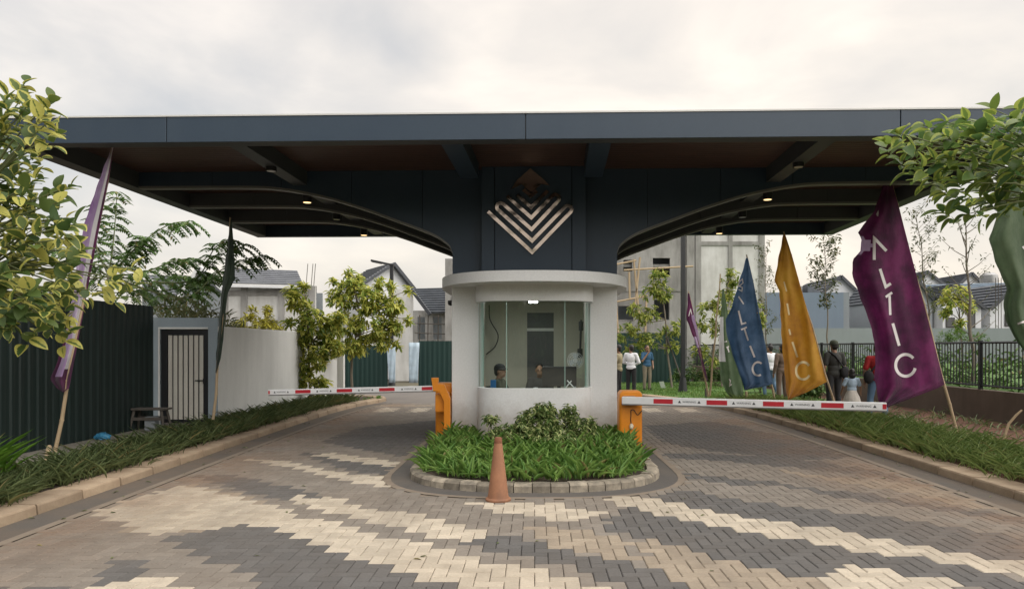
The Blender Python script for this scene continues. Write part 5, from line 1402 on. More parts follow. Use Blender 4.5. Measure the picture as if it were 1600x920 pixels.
# ================================================================== BUILDINGS BEHIND
def walled(m, x0, x1, z0, z1, y, th, openings, mi=0):
    """vertical wall facing -Y with rectangular openings [(x0, x1, z0, z1)]"""
    xs = sorted({x0, x1, *[v for o in openings for v in o[:2]]}); zs = sorted({z0, z1, *[v for o in openings for v in o[2:]]})
    for a, b in zip(xs, xs[1:]):
        for c, d in zip(zs, zs[1:]):
            cx, cz = (a + b)/2, (c + d)/2
            if any(o[0] < cx < o[1] and o[2] < cz < o[3] for o in openings): continue
            m.box((a, y, c), (b, y + th, d), mi)
    return m
def roof_rows(parent, A0, A1, B0, B1, rows, mat, cols=1, name='roof', th=.10):
    """tiled slope: eave A0-A1, ridge B0-B1, each course lapping the next"""
    A0, A1, B0, B1 = map(Vector, (A0, A1, B0, B1)); nrm = (A1 - A0).cross(B0 - A0).normalized()
    if nrm.z < 0: nrm = -nrm
    m = MB()
    for r in range(rows):
        t0, t1 = r / rows, min(1, (r + 1.12) / rows)
        a, b = A0.lerp(B0, t0), A1.lerp(B1, t0); c, d = A0.lerp(B0, t1), A1.lerp(B1, t1)
        m.add([a + nrm * th, b + nrm * th, d + nrm * .012, c + nrm * .012, a, b], [(0, 1, 2, 3), (4, 5, 1, 0), (0, 3, 4), (1, 5, 2)])
    return m.build(name, mat, parent, fix=False)
def beam(m, a, b, w, h, mi=0):
    a, b = Vector(a), Vector(b); d = (b - a).normalized(); up = Vector((0, 0, 1)); s = d.cross(up).normalized() * w; u = s.cross(d).normalized() * h
    vs = [p + sx * s + sy * u for p in (a, b) for sx, sy in ((-.5, -.5), (.5, -.5), (.5, .5), (-.5, .5))]
    m.add(vs, [(3,2,1,0), (4,5,6,7), (0,1,5,4), (1,2,6,5), (2,3,7,6), (3,0,4,7)], mi)
# house with grey tiles above the cream wall
D = 33; h = thing('house', (W(415, 0, D).x, D, 0), 'unfinished raw concrete house with a grey tiled roof above the cream wall', 'house', 'houses beyond the left wall')
a, b = W(350, 447, D), W(492, 447, D)
m = MB(); walled(m, a.x, b.x, 0, a.z, D, .2, [(W(404,0,D).x, W(440,0,D).x, 0.4, W(0, 500, D).z)]); m.build('wall', M['concrete_light'], h)
m = MB(); m.box((a.x - .02, D + 1.5, 0), (b.x - .1, D + 1.6, a.z - .2)); m.build('inner_wall', M['concrete_grey'], h)
for px in (352, 382, 440, 488):
    x = W(px, 0, D).x; m = MB(); m.box((x - .14, D - .08, 0), (x + .14, D - .003, a.z + .0)); m.build('column', M['concrete'], h)
m = MB(); m.box((a.x, D - .06, W(0, 458, D).z - .1), (b.x, D - .002, W(0, 454, D).z)); m.build('ring_beam', M['concrete'], h)
m = MB(); m.box((a.x, D + .2, a.z - .3), (b.x, D + .28, a.z + .02)); m.build('eave_gap', M['opening'], h)
roof_rows(h, W(352, 443, D - .5), W(474, 446, D - .5), W(366, 419, D + .9), W(464, 423, D + .9), 8, M['roof_light'], th=.07)
m = MB(); beam(m, W(350, 446, D - .5), W(475, 449, D - .5), .08, .12); m.build('fascia_board', M['white_wall'], h)
for px in (478, 486, 490):
    m = MB(); m.tube([W(px, 450, D), W(px + 3, 412, D)], .015, 4); m.build('rebar', M['wood_old'], h)
# small roof with white barge boards behind the gate
D = 27; h = thing('house', (W(268, 0, D).x, D, 0), 'grey house with white barge boards meeting in a valley behind the gate', 'house', 'houses beyond the left wall')
m = MB(); P = [W(x, y, D) for x, y in ((222, 438), (233, 437), (254, 461), (280, 463), (312, 420), (345, 450))]
P = [Vector((P[0].x, D, 0))] + P + [Vector((P[-1].x, D, 0))]
m.prism(P, (0, .25, 0)); m.build('wall', M['concrete_grey'], h)
roof_rows(h, W(256, 462, D - .05), W(279, 463, D - .05), W(226, 430, D + 3.4), W(300, 432, D + 3.4), 8, M['roof_light'])
for q in (((233, 437), (254, 461)), ((280, 464), (312, 418))):
    m = MB(); beam(m, W(*q[0], D - .1), W(*q[1], D - .1), .12, .16); m.build('barge_board', M['white_wall'], h)
m = MB(); beam(m, W(312, 418, D - .1), W(348, 452, D - .1), .12, .14); m.build('barge_board', M['white_wall'], h)
# white gabled house
D = 38; h = thing('house', (W(600, 0, D).x, D, 0), 'white gabled house with a steep dark roof behind the variegated trees', 'house', 'houses beyond the left wall')
gl_, ga, gr = W(563, 446, 36.8), W(612, 414, 38), W(641, 450, 38.7)
ext = Vector((-1.9, 3.2, 0))
fl0, fr0 = Vector((gl_.x, gl_.y, 0)), Vector((gr.x, gr.y, 0))
m = MB(); m.prism([fl0, fr0, gr, ga, gl_], ext); m.build('wall', M['white_wall'], h)
up_ = Vector((0, 0, .06)); o_ = -ext.normalized() * .25
roof_rows(h, gl_ + up_ + o_, gl_ + ext + up_, ga + up_ + o_, ga + ext + up_, 12, M['roof_light'])
m = MB(); beam(m, ga + o_*1.1 + up_, gr + o_*1.1 + up_ + (gr - ga)*.12, .2, .16); m.build('barge_board', M['roof_trim'], h)
m = MB(); beam(m, ga + o_*1.1 + up_*.5, gl_ + o_*1.1 + up_*.5, .2, .12); m.build('barge_board', M['roof_trim'], h)
roof_rows(h, gr + up_ + o_, gr + ext + up_, ga + up_ + o_, ga + ext + up_, 8, M['roof'])
m = MB(); q = W(598, 500, 37.6); fd = (fr0 - fl0).normalized(); nr = Vector((fd.y, -fd.x, 0))
# unfinished house with dark roof
D = 36; h = thing('house', (W(668, 0, D).x, D, 0), 'unfinished concrete house with a dark tiled roof left of the guard booth', 'house', 'houses beyond the left wall')
m = MB(); x0, x1, x2 = W(616, 0, D).x, W(645, 0, D).x, W(712, 0, D).x
m.box((x0, D, 0), (x1, D + .25, W(0, 452, D).z)); m.build('wall', M['concrete_light'], h)
m = MB(); walled(m, x1 + .003, x2, 0, W(0, 485, D).z, D + .05, .2, [(W(652,0,D).x, W(664,0,D).x, W(0,530,D).z, W(0,495,D).z), (W(676,0,D).x, W(690,0,D).x, W(0,530,D).z, W(0,495,D).z)]); m.build('wall', M['concrete'], h)
m = MB(); m.box((x1 + .01, D + 1.2, 0), (x2, D + 1.3, W(0, 487, D).z)); m.build('inner_wall', M['concrete_grey'], h)
roof_rows(h, W(671, 489, D - .4), W(722, 489, D - .4), W(645, 451, D + 2.2), W(712, 449, D + 2.2), 11, M['roof'])
m = MB(); beam(m, W(643, 452, D - .1), W(672, 491, D - .5), .12, .16); m.build('barge_board', M['roof_trim'], h)
m = MB(); x = W(701, 0, D - .8).x; m.box((x - .17, D - .8, 0), (x + .2, D - .5, W(0, 404, D - .8).z)); m.build('column', M['concrete'], h)
for px in (655, 668, 684):
    m = MB(); m.tube([W(px, 560, D - .4), W(px + 1, 492, D - .4)], .03, 5); m.build('scaffold_pole', M['wood_old'], h)
for py in (505, 520):
    m = MB(); m.tube([W(648, py, D - .45), W(705, py + 2, D - .45)], .025, 5); m.build('scaffold_pole', M['wood_old'], h)
# raw concrete building, right
D = 40; h = thing('concrete_building', (W(1080, 0, D).x, D, 0), 'tall raw concrete building shell with bamboo scaffolding right of the booth', 'building')
X = lambda px: W(px, 0, D).x
Z = lambda py: W(0, py, D).z
top = 9.2
op1 = [(X(1020), X(1047), Z(432), Z(403)), (X(974), X(988), Z(424), Z(406)), (X(1022), X(1046), Z(500), Z(468)), (X(966), X(990), Z(502), Z(478))]
m = MB(); walled(m, X(930), X(1085), 0, top, D, .25, op1); m.build('wall', M['concrete'], h)
m = MB(); walled(m, X(1085) + .004, X(1193), 0, top - .1, D - .12, .3, []); m.build('block_wall', M['concrete_light'], h)
for px, w_ in ((1078, .42), (1090, .3), (1140, .22), (1189, .30)):
    m = MB(); m.box((X(px) - w_/2, D - .2, 0), (X(px) + w_/2, D - .123, top)); m.build('column', M['concrete'], h)
m = MB(); m.box((X(1086), D - .19, Z(384)), (X(1193), D - .124, Z(378))); m.box((X(930), D - .06, Z(455)), (X(1070), D - .003, Z(447))); m.build('ring_beam', M['concrete'], h)
m = MB(); m.box((X(930), D + 2.5, 0), (X(1193) - .3, D + 2.6, top)); m.build('inner_wall', M['concrete_grey'], h)
for zz in (3.0, 6.0):
    m = MB(); m.box((X(930), D + .26, zz), (X(1193) - .3, D + 2.49, zz + .15)); m.build('floor_slab', M['concrete'], h)
m = MB(); m.box((X(1193) - .25, D + .19, 0), (X(1193), D + 7, top - .1)); m.build('side_wall', M['concrete'], h)
m = MB(); m.box((X(930), D + .26, 8.8), (X(1193) - .26, D + 7, 9.0)); m.build('floor_slab', M['concrete'], h)
for a_, b_ in (((958, 414), (994, 407)), ((975, 422), (1083, 416)), ((990, 405), (1000, 505)), ((1000, 402), (992, 480)), ((983, 425), (984, 468)), ((960, 472), (1012, 462)), ((962, 470), (966, 520)), ((1010, 470), (1008, 530))):
    m = MB(); m.tube([W(*a_, D - .6), W(*b_, D - .6)], .055, 6); m.build('scaffold_pole', M['bamboo'], h)
# grey boundary wall beyond the garden
D = 44; m = MB(); m.box((W(1062, 0, D).x, D, 0), (60, D + .2, W(0, 512.5, D).z)); solo(m, 'grey_wall', M['concrete_grey'], Vector((20, D, 0)), 'long grey rendered wall between the garden and the far houses', 'wall')
D = 50; m = MB(); h = thing('house', (W(1270, 0, D).x, D, 0), 'flat blue grey house block behind the ochre flag', 'house', 'houses beyond the right fence')
m.box((W(1195, 0, D).x, D, 0), (W(1318, 0, D).x, D + 9, W(0, 457, D).z)); m.build('wall', M['blue_grey'], h)
m = MB(); m.box((W(1318, 0, D).x + .003, D + .4, 0), (W(1331, 0, D).x, D + 9, W(0, 456, D).z)); m.build('side_wall', M['concrete_grey'], h)
m = MB(); m.box((W(1243, 0, D).x, D + 1, W(0, 457, D).z + .002), (W(1262, 0, D).x, D + 3, W(0, 445, D).z)); m.build('tank_room', M['concrete'], h)
m = MB(); m.prism([W(1262, 457, D + 1.02), W(1262, 445, D + 1.02), W(1284, 457, D + 1.02)], (0, 3, 0)); m.build('roof', M['roof'], h)
def gable(name, label, px0, pxa, px1, pye, pya, D, wall, roof, depth=7, py1=None, over=.25, group='houses beyond the right fence', windows=(), tiles=8):
    h = thing('house', (W(pxa, 0, D).x, D, 0), label, 'house', group)
    a, t, b = W(px0, pye, D), W(pxa, pya, D), W(px1, py1 or pye, D)
    m = MB(); m.prism([Vector((a.x, D, 0)), a, t, b, Vector((b.x, D, 0))], (0, depth, 0)); m.build('wall', wall, h)
    dz = Vector((0, 0, .05)); f = Vector((0, -over, 0)); k = Vector((0, depth, 0))
    for e_ in (a, b):
        roof_rows(h, e_ + dz + f + (e_ - t)*.06, e_ + dz + k + (e_ - t)*.06, t + dz + f, t + dz + k, tiles, roof)
        m = MB(); beam(m, t + dz*.4 + f*1.1, e_ + dz*.4 + f*1.1 + (e_ - t)*.06, .12, .22); m.build('barge_board', M['roof_trim'], h)
    for (wx0, wx1, wy0, wy1) in windows:
        m = MB(); p, q = W(wx0, wy1, D - .04), W(wx1, wy0, D - .04); m.box((p.x, D - .05, p.z), (q.x, D - .002, q.z)); w_ = m.build('window', M['opening'], h)
        m = MB(); m.box((p.x + .08, D - .056, p.z + .08), (q.x - .08, D - .051, q.z - .08)); m.build('pane', M['door'], w_)
    return h
gable('house', 'small white gabled house partly hidden by the big purple flag', 1270, 1312, 1352, 470, 432, 58, M['white_wall'], M['roof'], windows=[(1344, 1350, 484, 520)])
gable('house', 'white gabled house with a dark tiled roof just right of the purple flag', 1385, 1422, 1457, 470, 428, 50, M['pale_wall'], M['roof'], windows=[(1440, 1448, 490, 515)])
gable('house', 'pale gabled house behind the small variegated tree with a dark steep roof', 1473, 1490, 1533, 465, 444, 49, M['white_wall'], M['roof'], py1=480, windows=[(1478, 1492, 496, 512), (1512, 1524, 485, 512)])
gable('house', 'pale gabled house half hidden behind the sage green flag', 1547, 1588, 1630, 481, 442, 49, M['white_wall'], M['roof'], windows=[(1570, 1580, 490, 510)])
gable('house', 'distant white gabled house with a water tank above the slate roofs', 1499, 1516, 1532, 443, 427, 66, M['white_wall'], M['roof'], depth=5)
gable('house', 'distant white gabled house with a dark roof near the purple flag', 1436, 1446, 1474, 440, 424, 66, M['white_wall'], M['roof'], depth=5, py1=446)
D = 56; h = thing('house', (W(1510, 0, D).x, D, 0), 'long house with a broad slate blue roof behind the pale gables', 'house', 'houses beyond the right fence')
m = MB(); m.box((W(1446, 0, D).x, D, 0), (W(1640, 0, D).x, D + 6, W(0, 480, D).z)); m.build('wall', M['pale_wall'], h)
roof_rows(h, W(1444, 484, D - .4), W(1642, 484, D - .4), W(1444, 445, D + 3), W(1642, 440, D + 3), 14, M['blue_grey'])
D = 60; t = thing('water_tank', W(1545, 440, D), 'steel water tank on a roof among the far right houses', 'water tank')
m = MB(); c_ = W(1545, 440, D); m.lathe([(.62, -.25), (.66, .1), (.66, .5), (.4, .7), (.1, .74)], c_, 14); m.build('tank', M['steel'], t, smooth=40)
m = MB(); m.box((c_.x - .8, D - .6, 3.5), (c_.x + .8, D + .6, c_.z - .25)); m.build('plinth', M['concrete_light'], t)
D = 47.5; t = thing('rebar_column', W(1560, 520, D), 'unfinished column of bare rebar in front of the right far houses', 'column')
for dx in (-.18, 0.0, .18):
    m = MB(); m.tube([W(1560, 520, D) + Vector((dx, 0, -.3)), W(1560, 434, D) + Vector((dx, 0, 0))], .025, 4); m.build('rebar', M['wood_old'], t)
# a distant belt of dark trees closing the horizon, plus an added unseen belt
P = []; Dr = []
for _ in range(4500):
    a = random.uniform(-1.1, 1.1); R_ = random.uniform(95, 130); P.append((sin(a)*R_, cos(a)*R_, random.random() ** .7 * (3.2 + 1.4 * sin(a * 23) * sin(a * 7)))); Dr.append((random.gauss(0, 1), random.gauss(0, 1), random.gauss(.2, .7)))
for _ in range(16000):  # unseen taller belt behind the camera, added to darken glass and emblem reflections
    a = random.uniform(1.15, 2*pi - 1.15); R_ = random.uniform(38, 60); P.append((sin(a)*R_, cos(a)*R_, random.random() ** .8 * (8.5 + 2.8 * sin(a * 17) + 1.8 * sin(a * 41)))); Dr.append((random.gauss(0, 1), random.gauss(0, 1), random.gauss(.2, .7)))
n_ = len(P); tag(leaf_cloud('distant_and_unseen_trees', L['hedge'], P, Dr, unit_rand(n_) + np.array([0, -.5, .8]), 1.9 * rng.uniform(.6, 1.4, n_), 1.1, T_OVAL), 'low belt of distant trees beyond the houses, with an added unseen belt behind the camera', 'trees', None, 'stuff')

# ================================================================== LAMP POSTS
def lamp(label, px, D, base_z, top_py, arm_px=None):
    b = Vector((W(px, 0, D).x, D, base_z)); t = thing('lamp_post', b, label, 'lamp post', 'dark street lamp posts'); zt = W(0, top_py, D).z
    m = MB(); m.tube([b, b + Vector((0, 0, .12)), b + Vector((0, 0, .5))], [.17, .15, .10], 12); m.build('base', M['black'], t, smooth=40)
    m = MB(); m.box((b.x - .07, D - .07, base_z + .45), (b.x + .07, D + .07, zt)); m.build('post', M['black'], t, bevel=.01)
    s = -1
    m = MB(); e0 = Vector((b.x + .1, D, zt - .02)); e1 = W(arm_px[0], arm_px[1], D) if arm_px else Vector((b.x - 1.0, D, zt + .18))
    beam(m, e0, e1, .20, .08); m.build('arm', M['black'], t)
    m = MB(); q = e0.lerp(e1, .55) - Vector((0, 0, .055)); beam(m, q, e0.lerp(e1, .97) - Vector((0, 0, .055)), .15, .02); m.build('lamp_lens', M['lens_off'], t)
lamp('dark street lamp post with a slanting arm in front of the white gabled house', 612, 31.5, 0, 414, (580, 407))
lamp('tall dark street lamp post on the lawn left of the small purple flag', 1067, 25.3, .11, 352, (1036, 345))

# ================================================================== PEOPLE
def blob_mesh(name, parts, mats, voxel=.012, smooth_it=4):
    """parts: ('cap', p0, r0, p1, r1) or ('ell', centre, (rx, ry, rz), rot) - fused into one continuous skin"""
    m = MB()
    for p in parts:
        if p[0] == 'cap':
            _, p0, r0, p1, r1 = p; p0, p1 = Vector(p0), Vector(p1); d = (p1 - p0).normalized()
            pts, rad = [], []
            for k in range(4):
                a = pi/2 * k / 4; pts.append(p0 - d * r0 * cos(a)); rad.append(max(r0 * sin(a), .0015))
            for k in range(5): pts.append(p0.lerp(p1, k/4)); rad.append(r0 + (r1-r0)*k/4)
            for k in range(1, 5):
                a = pi/2 * k / 4; pts.append(p1 + d * r1 * sin(a)); rad.append(max(r1 * cos(a), .0015))
            m.tube(pts, rad, 12)
        else:
            _, c, r, rot = p; c = Vector(c)
            Rm = rot if rot is not None else Matrix.Identity(3)
            vs, fs = [], []; nu, nv = 16, 10
            for i in range(nv + 1):
                a = pi * i / nv
                for j in range(nu):
                    b = 2*pi*j/nu; s_ = max(sin(a), .01)
                    vs.append(c + Rm @ Vector((r[0]*s_*cos(b), r[1]*s_*sin(b), r[2]*cos(a))))
            for i in range(nv):
                for j in range(nu): fs.append((i*nu+j, (i+1)*nu+j, (i+1)*nu+(j+1)%nu, i*nu+(j+1)%nu))
            fs += [tuple(range(nu)), tuple(nv*nu+j for j in range(nu-1, -1, -1))]
            m.add(vs, fs)
    me = m.mesh(name, mats)
    o = link(bpy.data.objects.new(name, me))
    r = o.modifiers.new('fuse', 'REMESH'); r.mode = 'VOXEL'; r.voxel_size = voxel
    if smooth_it:
        s = o.modifiers.new('soften', 'SMOOTH'); s.factor = .5; s.iterations = smooth_it
    dg = bpy.context.evaluated_depsgraph_get(); me2 = bpy.data.meshes.new_from_object(o.evaluated_get(dg))
    bpy.data.objects.remove(o); bpy.data.meshes.remove(me)
    me2.name = name; me2.polygons.foreach_set('use_smooth', [True]*len(me2.polygons)); return me2
def cloth_simple(name, col, bump=.35):
    t = NT(name); n = t.noise(5, 4)
    t.set(Base_Color=t.ramp(n, [(.3, tuple(x*.8 for x in col)), (.7, tuple(min(1, x*1.12) for x in col))]), Roughness=.85)
    t.bump(t.noise(13, 3, stretch=(1, 1, .6)), bump, .03); return t.mat
SK = simple('brown_skin', (0.26, 0.145, 0.09), .55, .08, 10); HAIR = simple('black_hair', (0.012, 0.010, 0.009), .5, .2, 40, bump=.4)
EYE_W = simple('dark_eye', (0.02, 0.015, 0.012), .3)
CL = {k: cloth_simple(k + '_cloth_fabric', c) for k, c in dict(white=(.72, .73, .76), khaki=(.30, .26, .16), tee_blue=(.025, .085, .16), black=(.014, .014, .016), tan=(.20, .17, .125), denim=(.09, .155, .24), olive=(.035, .036, .032), charcoal=(.030, .031, .034), sky=(.44, .56, .68), cream=(.62, .58, .52), red=(.36, .018, .02), brown=(.16, .115, .085), camo=(.05, .06, .04), shoe=(.02, .02, .02), grey=(.17, .18, .18)).items()}
def person(label, loc, yaw, H_, pose, wear, seated=False, hair='short', cap=None, bag=None, female=False, group=None):
    """pose: joint positions for a 1.70 m figure facing -Y; missing joints take a relaxed stance"""
    J = dict(pel=(0, 0, .93), waist=(0, 0, 1.06), chest=(0, .01, 1.26), neck=(0, .015, 1.43), head=(0, -.01, 1.575),
             shL=(.175, .01, 1.375), shR=(-.175, .01, 1.375), elL=(.235, .03, 1.10), elR=(-.235, .03, 1.10), wrL=(.25, -.04, .86), wrR=(-.25, -.04, .86),
             hipL=(.09, 0, .90), hipR=(-.09, 0, .90), knL=(.105, -.015, .49), knR=(-.105, -.015, .49), anL=(.11, .02, .085), anR=(-.11, .02, .085), turn=0.0)
    J.update(pose); turn = J.pop('turn'); k = H_ / 1.70
    J = {a: Vector(v) for a, v in J.items()}
    t = thing('person', loc, label, 'person', group, rz=yaw)
    child = H_ < 1.3
    hs = 1.22 if child else 1.0
    Rt = Matrix.Rotation(turn, 3, 'Z')
    hd = J['head']; B = []
    def hv(x, y, z): return hd + Rt @ Vector((x, y, z)) * hs
    B += [('ell', hv(0, .01, .015), (.076*hs, .096*hs, .108*hs), Rt), ('ell', hv(0, -.03, -.06), (.054*hs, .062*hs, .062*hs), Rt),
          ('cap', hv(0, -.090, .012), .010, hv(0, -.108, -.018), .014), ('ell', hv(.078, .012, -.005), (.011, .022, .032), Rt), ('ell', hv(-.078, .012, -.005), (.011, .022, .032), Rt),
          ('cap', hv(-.016, -.094, -.055), .008, hv(.016, -.094, -.055), .008)]
    B += [('cap', J['neck'] - Vector((0, -.01, .03)), .056, hd + Vector((0, .015, -.07)), .050)]
    sw = .9 if female else 1.0
    B += [('ell', J['chest'], (.155*sw, .105, .18), None), ('ell', J['waist'], (.128*sw, .095, .14), None), ('ell', J['pel'], (.155, .108, .12), None), ('cap', J['shL'], .052, J['shR'], .052), ('cap', J['chest'] + Vector((0,0,.08)), .085, J['neck'], .05)]
    fing = []
    for s in 'LR':
        B += [('cap', J['sh'+s], .052, J['el'+s], .040), ('cap', J['el'+s], .040, J['wr'+s], .027)]
        d = (J['wr'+s] - J['el'+s]).normalized(); side = Vector((1 if s == 'L' else -1, 0, 0)); w = (side - d * side.dot(d)).normalized(); w = d.cross(w)
        pc = J['wr'+s] + d * .05
        B += [('cap', J['wr'+s], .027, pc, .030)]
        for q in range(4):
            o = (q - 1.5) * .018; b0 = J['wr'+s] + d * .075 + w * o; bend = d.cross(w) * (1 if s == 'L' else -1)
            ln_ = (.062, .074, .070, .054)[q]
            B += [('cap', b0, .0105, b0 + d * ln_ * .55 + bend * .008, .0098), ('cap', b0 + d * ln_ * .55 + bend * .008, .0098, b0 + d * ln_ + bend * .026, .0088)]
        th = J['wr'+s] + d * .03 - w * .026
        B += [('cap', th, .012, th + d * .035 - w * .022, .0115), ('cap', th + d * .035 - w * .022, .0115, th + d * .062 - w * .022, .010)]
        B += [('cap', J['hip'+s], .084, J['kn'+s], .055), ('cap', J['kn'+s], .053, J['an'+s], .036), ('cap', J['kn'+s] + (J['an'+s]-J['kn'+s])*.2 + Vector((0,.015,0)), .053, J['kn'+s] + (J['an'+s]-J['kn'+s])*.5, .042)]
        fd = Vector((0, -1, 0)); B += [('cap', J['an'+s] + Vector((0, .03, -.05)), .034, J['an'+s] + Vector((0, -.15, -.055)), .028)]
    def put(name, parts, mat, vox=.011, it=3):
        S3 = Matrix.Scale(k, 3)
        me = blob_mesh(name, parts, [mat], vox, it); me.transform(S3.to_4x4()); o = link(bpy.data.objects.new(name, me)); o.parent = t; return o
    body = put('body', B, SK, .0095, 2)
    g = .014
    top, bot = wear['top'], wear['bottom']
    T = [('ell', J['chest'], (.160*sw + g, .112 + g, .19), None), ('ell', J['waist'], (.140*sw + g, .102 + g, .15), None), ('cap', J['shL'], .052 + g, J['shR'], .052 + g), ('cap', J['chest'] + Vector((0,0,.08)), .085 + g, J['neck'] - Vector((0, 0, .03)), .062),
         ('ell', J['pel'] + Vector((0, 0, .02)), (.160 + g, .116 + g, .12 if not wear.get('tuck') else .06), None)]
    for s in 'LR':
        if wear.get('sleeve', 'short') == 'long': T += [('cap', J['sh'+s], .054 + g, J['el'+s], .043 + g), ('cap', J['el'+s], .043 + g, J['wr'+s].lerp(J['el'+s], .08), .030 + g)]
        else:
            e = J['sh'+s].lerp(J['el'+s], .72); T += [('cap', J['sh'+s], .054 + g, e, .052 + g)]
    put('shirt', T, CL[top], .012, 4)
    if wear.get('skirt'):
        m = MB(); prof = []
        zs_ = [1.03, .98, .90, .80, .70, .60]; rs = [.130, .150, .185, .225, .250, .262]
        rows = []
        for z, r in zip(zs_, rs): rows.append([(r*1.05*cos(2*pi*j/40) * (1 + .05*(1.05-z)*2*sin(j*2.2)), r*.85*sin(2*pi*j/40) * (1 + .05*(1.05-z)*2*sin(j*2.2)), z) for j in range(41)])
        m.grid(rows); m.grid(list(reversed([[(x*.96, y*.96, z) for x, y, z in r_] for r_ in rows])))
        me = m.mesh('skirt', CL[bot], smooth=True, fix=False); me.transform(Matrix.Scale(k, 4)); o = link(bpy.data.objects.new('skirt', me)); o.parent = t
    else:
        Q = [('ell', J['pel'], (.158 + .006, .112 + .008, .115), None)]
        for s in 'LR': Q += [('cap', J['hip'+s], .088 + .008, J['kn'+s], .062 + .008), ('cap', J['kn'+s], .062 + .008, J['an'+s] + Vector((0, 0, .02)), .052 + .006)]
        put('trousers', Q, CL[bot], .012, 4)
    SH = []
    for s in 'LR':
        a = J['an'+s]; SH += [('cap', a + Vector((0, .035, -.048)), .041, a + Vector((0, -.16, -.052)), .035)]
    put('shoes', SH, CL['shoe'], .011, 2)
    if hair:
        Hh = [('ell', hv(0, .028, .042), (.084*hs, .094*hs, .098*hs), Rt), ('ell', hv(0, .055, -.01), (.074*hs, .062*hs, .085*hs), Rt)]
        if hair == 'long': Hh += [('cap', hv(0, .075, .0), .062, hv(0, .085, -.20), .05)]
        if hair == 'bob': Hh += [('ell', hv(0, .05, -.05), (.092*hs, .07*hs, .10*hs), Rt)]
        if hair == 'bun': Hh += [('ell', hv(0, .03, .14), (.045, .045, .04), Rt)]
        put('hair', Hh, HAIR, .011, 2)
    if cap:
        Cc = [('ell', hv(0, .012, .060), (.094, .108, .082), Rt), ('ell', hv(0, -.01, .040), (.118, .140, .014), Rt)]
        put('hat', Cc, CL[cap], .010, 2)
    for s in (-1, 1):
        m = MB(); c_ = hv(s*.031, -.083, .018) * k; m.lathe([(.001, -.010), (.010, -.006), (.013, 0), (.010, .006), (.001, .010)], c_, 8)
        me = m.mesh('eye', EYE_W, smooth=True); o = link(bpy.data.objects.new('eye', me)); o.parent = body
    if bag:
        sh_s, side_ = bag
        BG = [('ell', Vector((side_*.19, .13, .98)), (.11, .065, .15), None)]
        put('bag', BG, CL['black'], .012, 3)
        m = MB(); pts = [Vector((-side_*.14, .02, 1.455)), Vector((-side_*.03, .135, 1.34)), Vector((side_*.10, .145, 1.16)), Vector((side_*.19, .14, 1.05))]
        m.tube([p * k for p in catmull(pts, 5)], .018, 6)
        me = m.mesh('bag_strap', CL['black'], smooth=True); o = link(bpy.data.objects.new('bag_strap', me)); o.parent = t
    return t
def at(px, D, z=.1): return Vector(((px - CX) * D / F, D, z))
BACK = pi
person('man in white long sleeved shirt and black trousers standing beside the booth', at(986, 24.6, .02), BACK - .5, 1.70,
       dict(elL=(.27, -.02, 1.12), wrL=(.12, -.22, 1.06), elR=(-.27, -.02, 1.12), wrR=(-.10, -.22, 1.06), turn=.9), dict(top='white', bottom='black', sleeve='long'), group='people behind the right barrier')
person('man in a khaki shirt half hidden by the right side of the booth', at(966, 22.6, .02), BACK + 1.1, 1.70,
       dict(elL=(.26, -.02, 1.10), wrL=(.20, -.24, 1.0), elR=(-.26, -.02, 1.10), wrR=(-.2, -.24, 1.0)), dict(top='khaki', bottom='black'), group='people behind the right barrier')
person('man in a blue tee and tan trousers with one hand raised to his mouth', at(1011, 26.3, .115), .35, 1.60,
       dict(elR=(-.25, -.10, 1.10), wrR=(-.06, -.20, 1.40), elL=(.24, .02, 1.10), wrL=(.20, -.10, .90)), dict(top='tee_blue', bottom='tan'), group='people behind the right barrier')
person('woman in a white shirt and faded jeans stepping past the edge of the blue flag', at(1203, 22.5, .1), BACK + .5, 1.62,
       dict(knL=(.10, -.16, .52), anL=(.10, -.12, .12), knR=(-.10, .06, .50), anR=(-.10, .26, .12), elR=(-.25, .02, 1.12), wrR=(-.24, -.08, .90)), dict(top='white', bottom='denim', sleeve='long'), hair='bun', female=True, group='people behind the right barrier')
person('person in a brown top mostly hidden behind the ochre flag', at(1222, 20.4, .1), BACK + .3, 1.63, dict(), dict(top='brown', bottom='brown', sleeve='long'), hair='bob', female=True, group='people behind the right barrier')
person('man in dark olive clothes and camouflage hat with a black shoulder bag seen from behind', at(1303, 16.8, .1), BACK + .1, 1.70,
       dict(), dict(top='olive', bottom='charcoal'), hair='short', cap='camo', bag=('L', -1), group='people behind the right barrier')
person('small child in a light blue shirt and white skirt seen from behind', at(1331, 15.4, .1), BACK - .15, 1.08,
       dict(elL=(.27, .0, 1.14), wrL=(.30, -.10, .95), elR=(-.27, .0, 1.14), wrR=(-.30, -.10, .95)), dict(top='sky', bottom='cream', skirt=True, tuck=True), hair='bob', group='people behind the right barrier')
person('person in a red shirt and blue jeans mostly hidden behind the big purple flag', at(1371, 15.3, .1), BACK - .3, 1.62,
       dict(knL=(.14, -.02, .50), anL=(.17, .05, .085), knR=(-.14, -.08, .50), anR=(-.17, -.05, .085), elL=(.25, .02, 1.10)), dict(top='red', bottom='denim'), bag=('L', 1), group='people behind the right barrier')

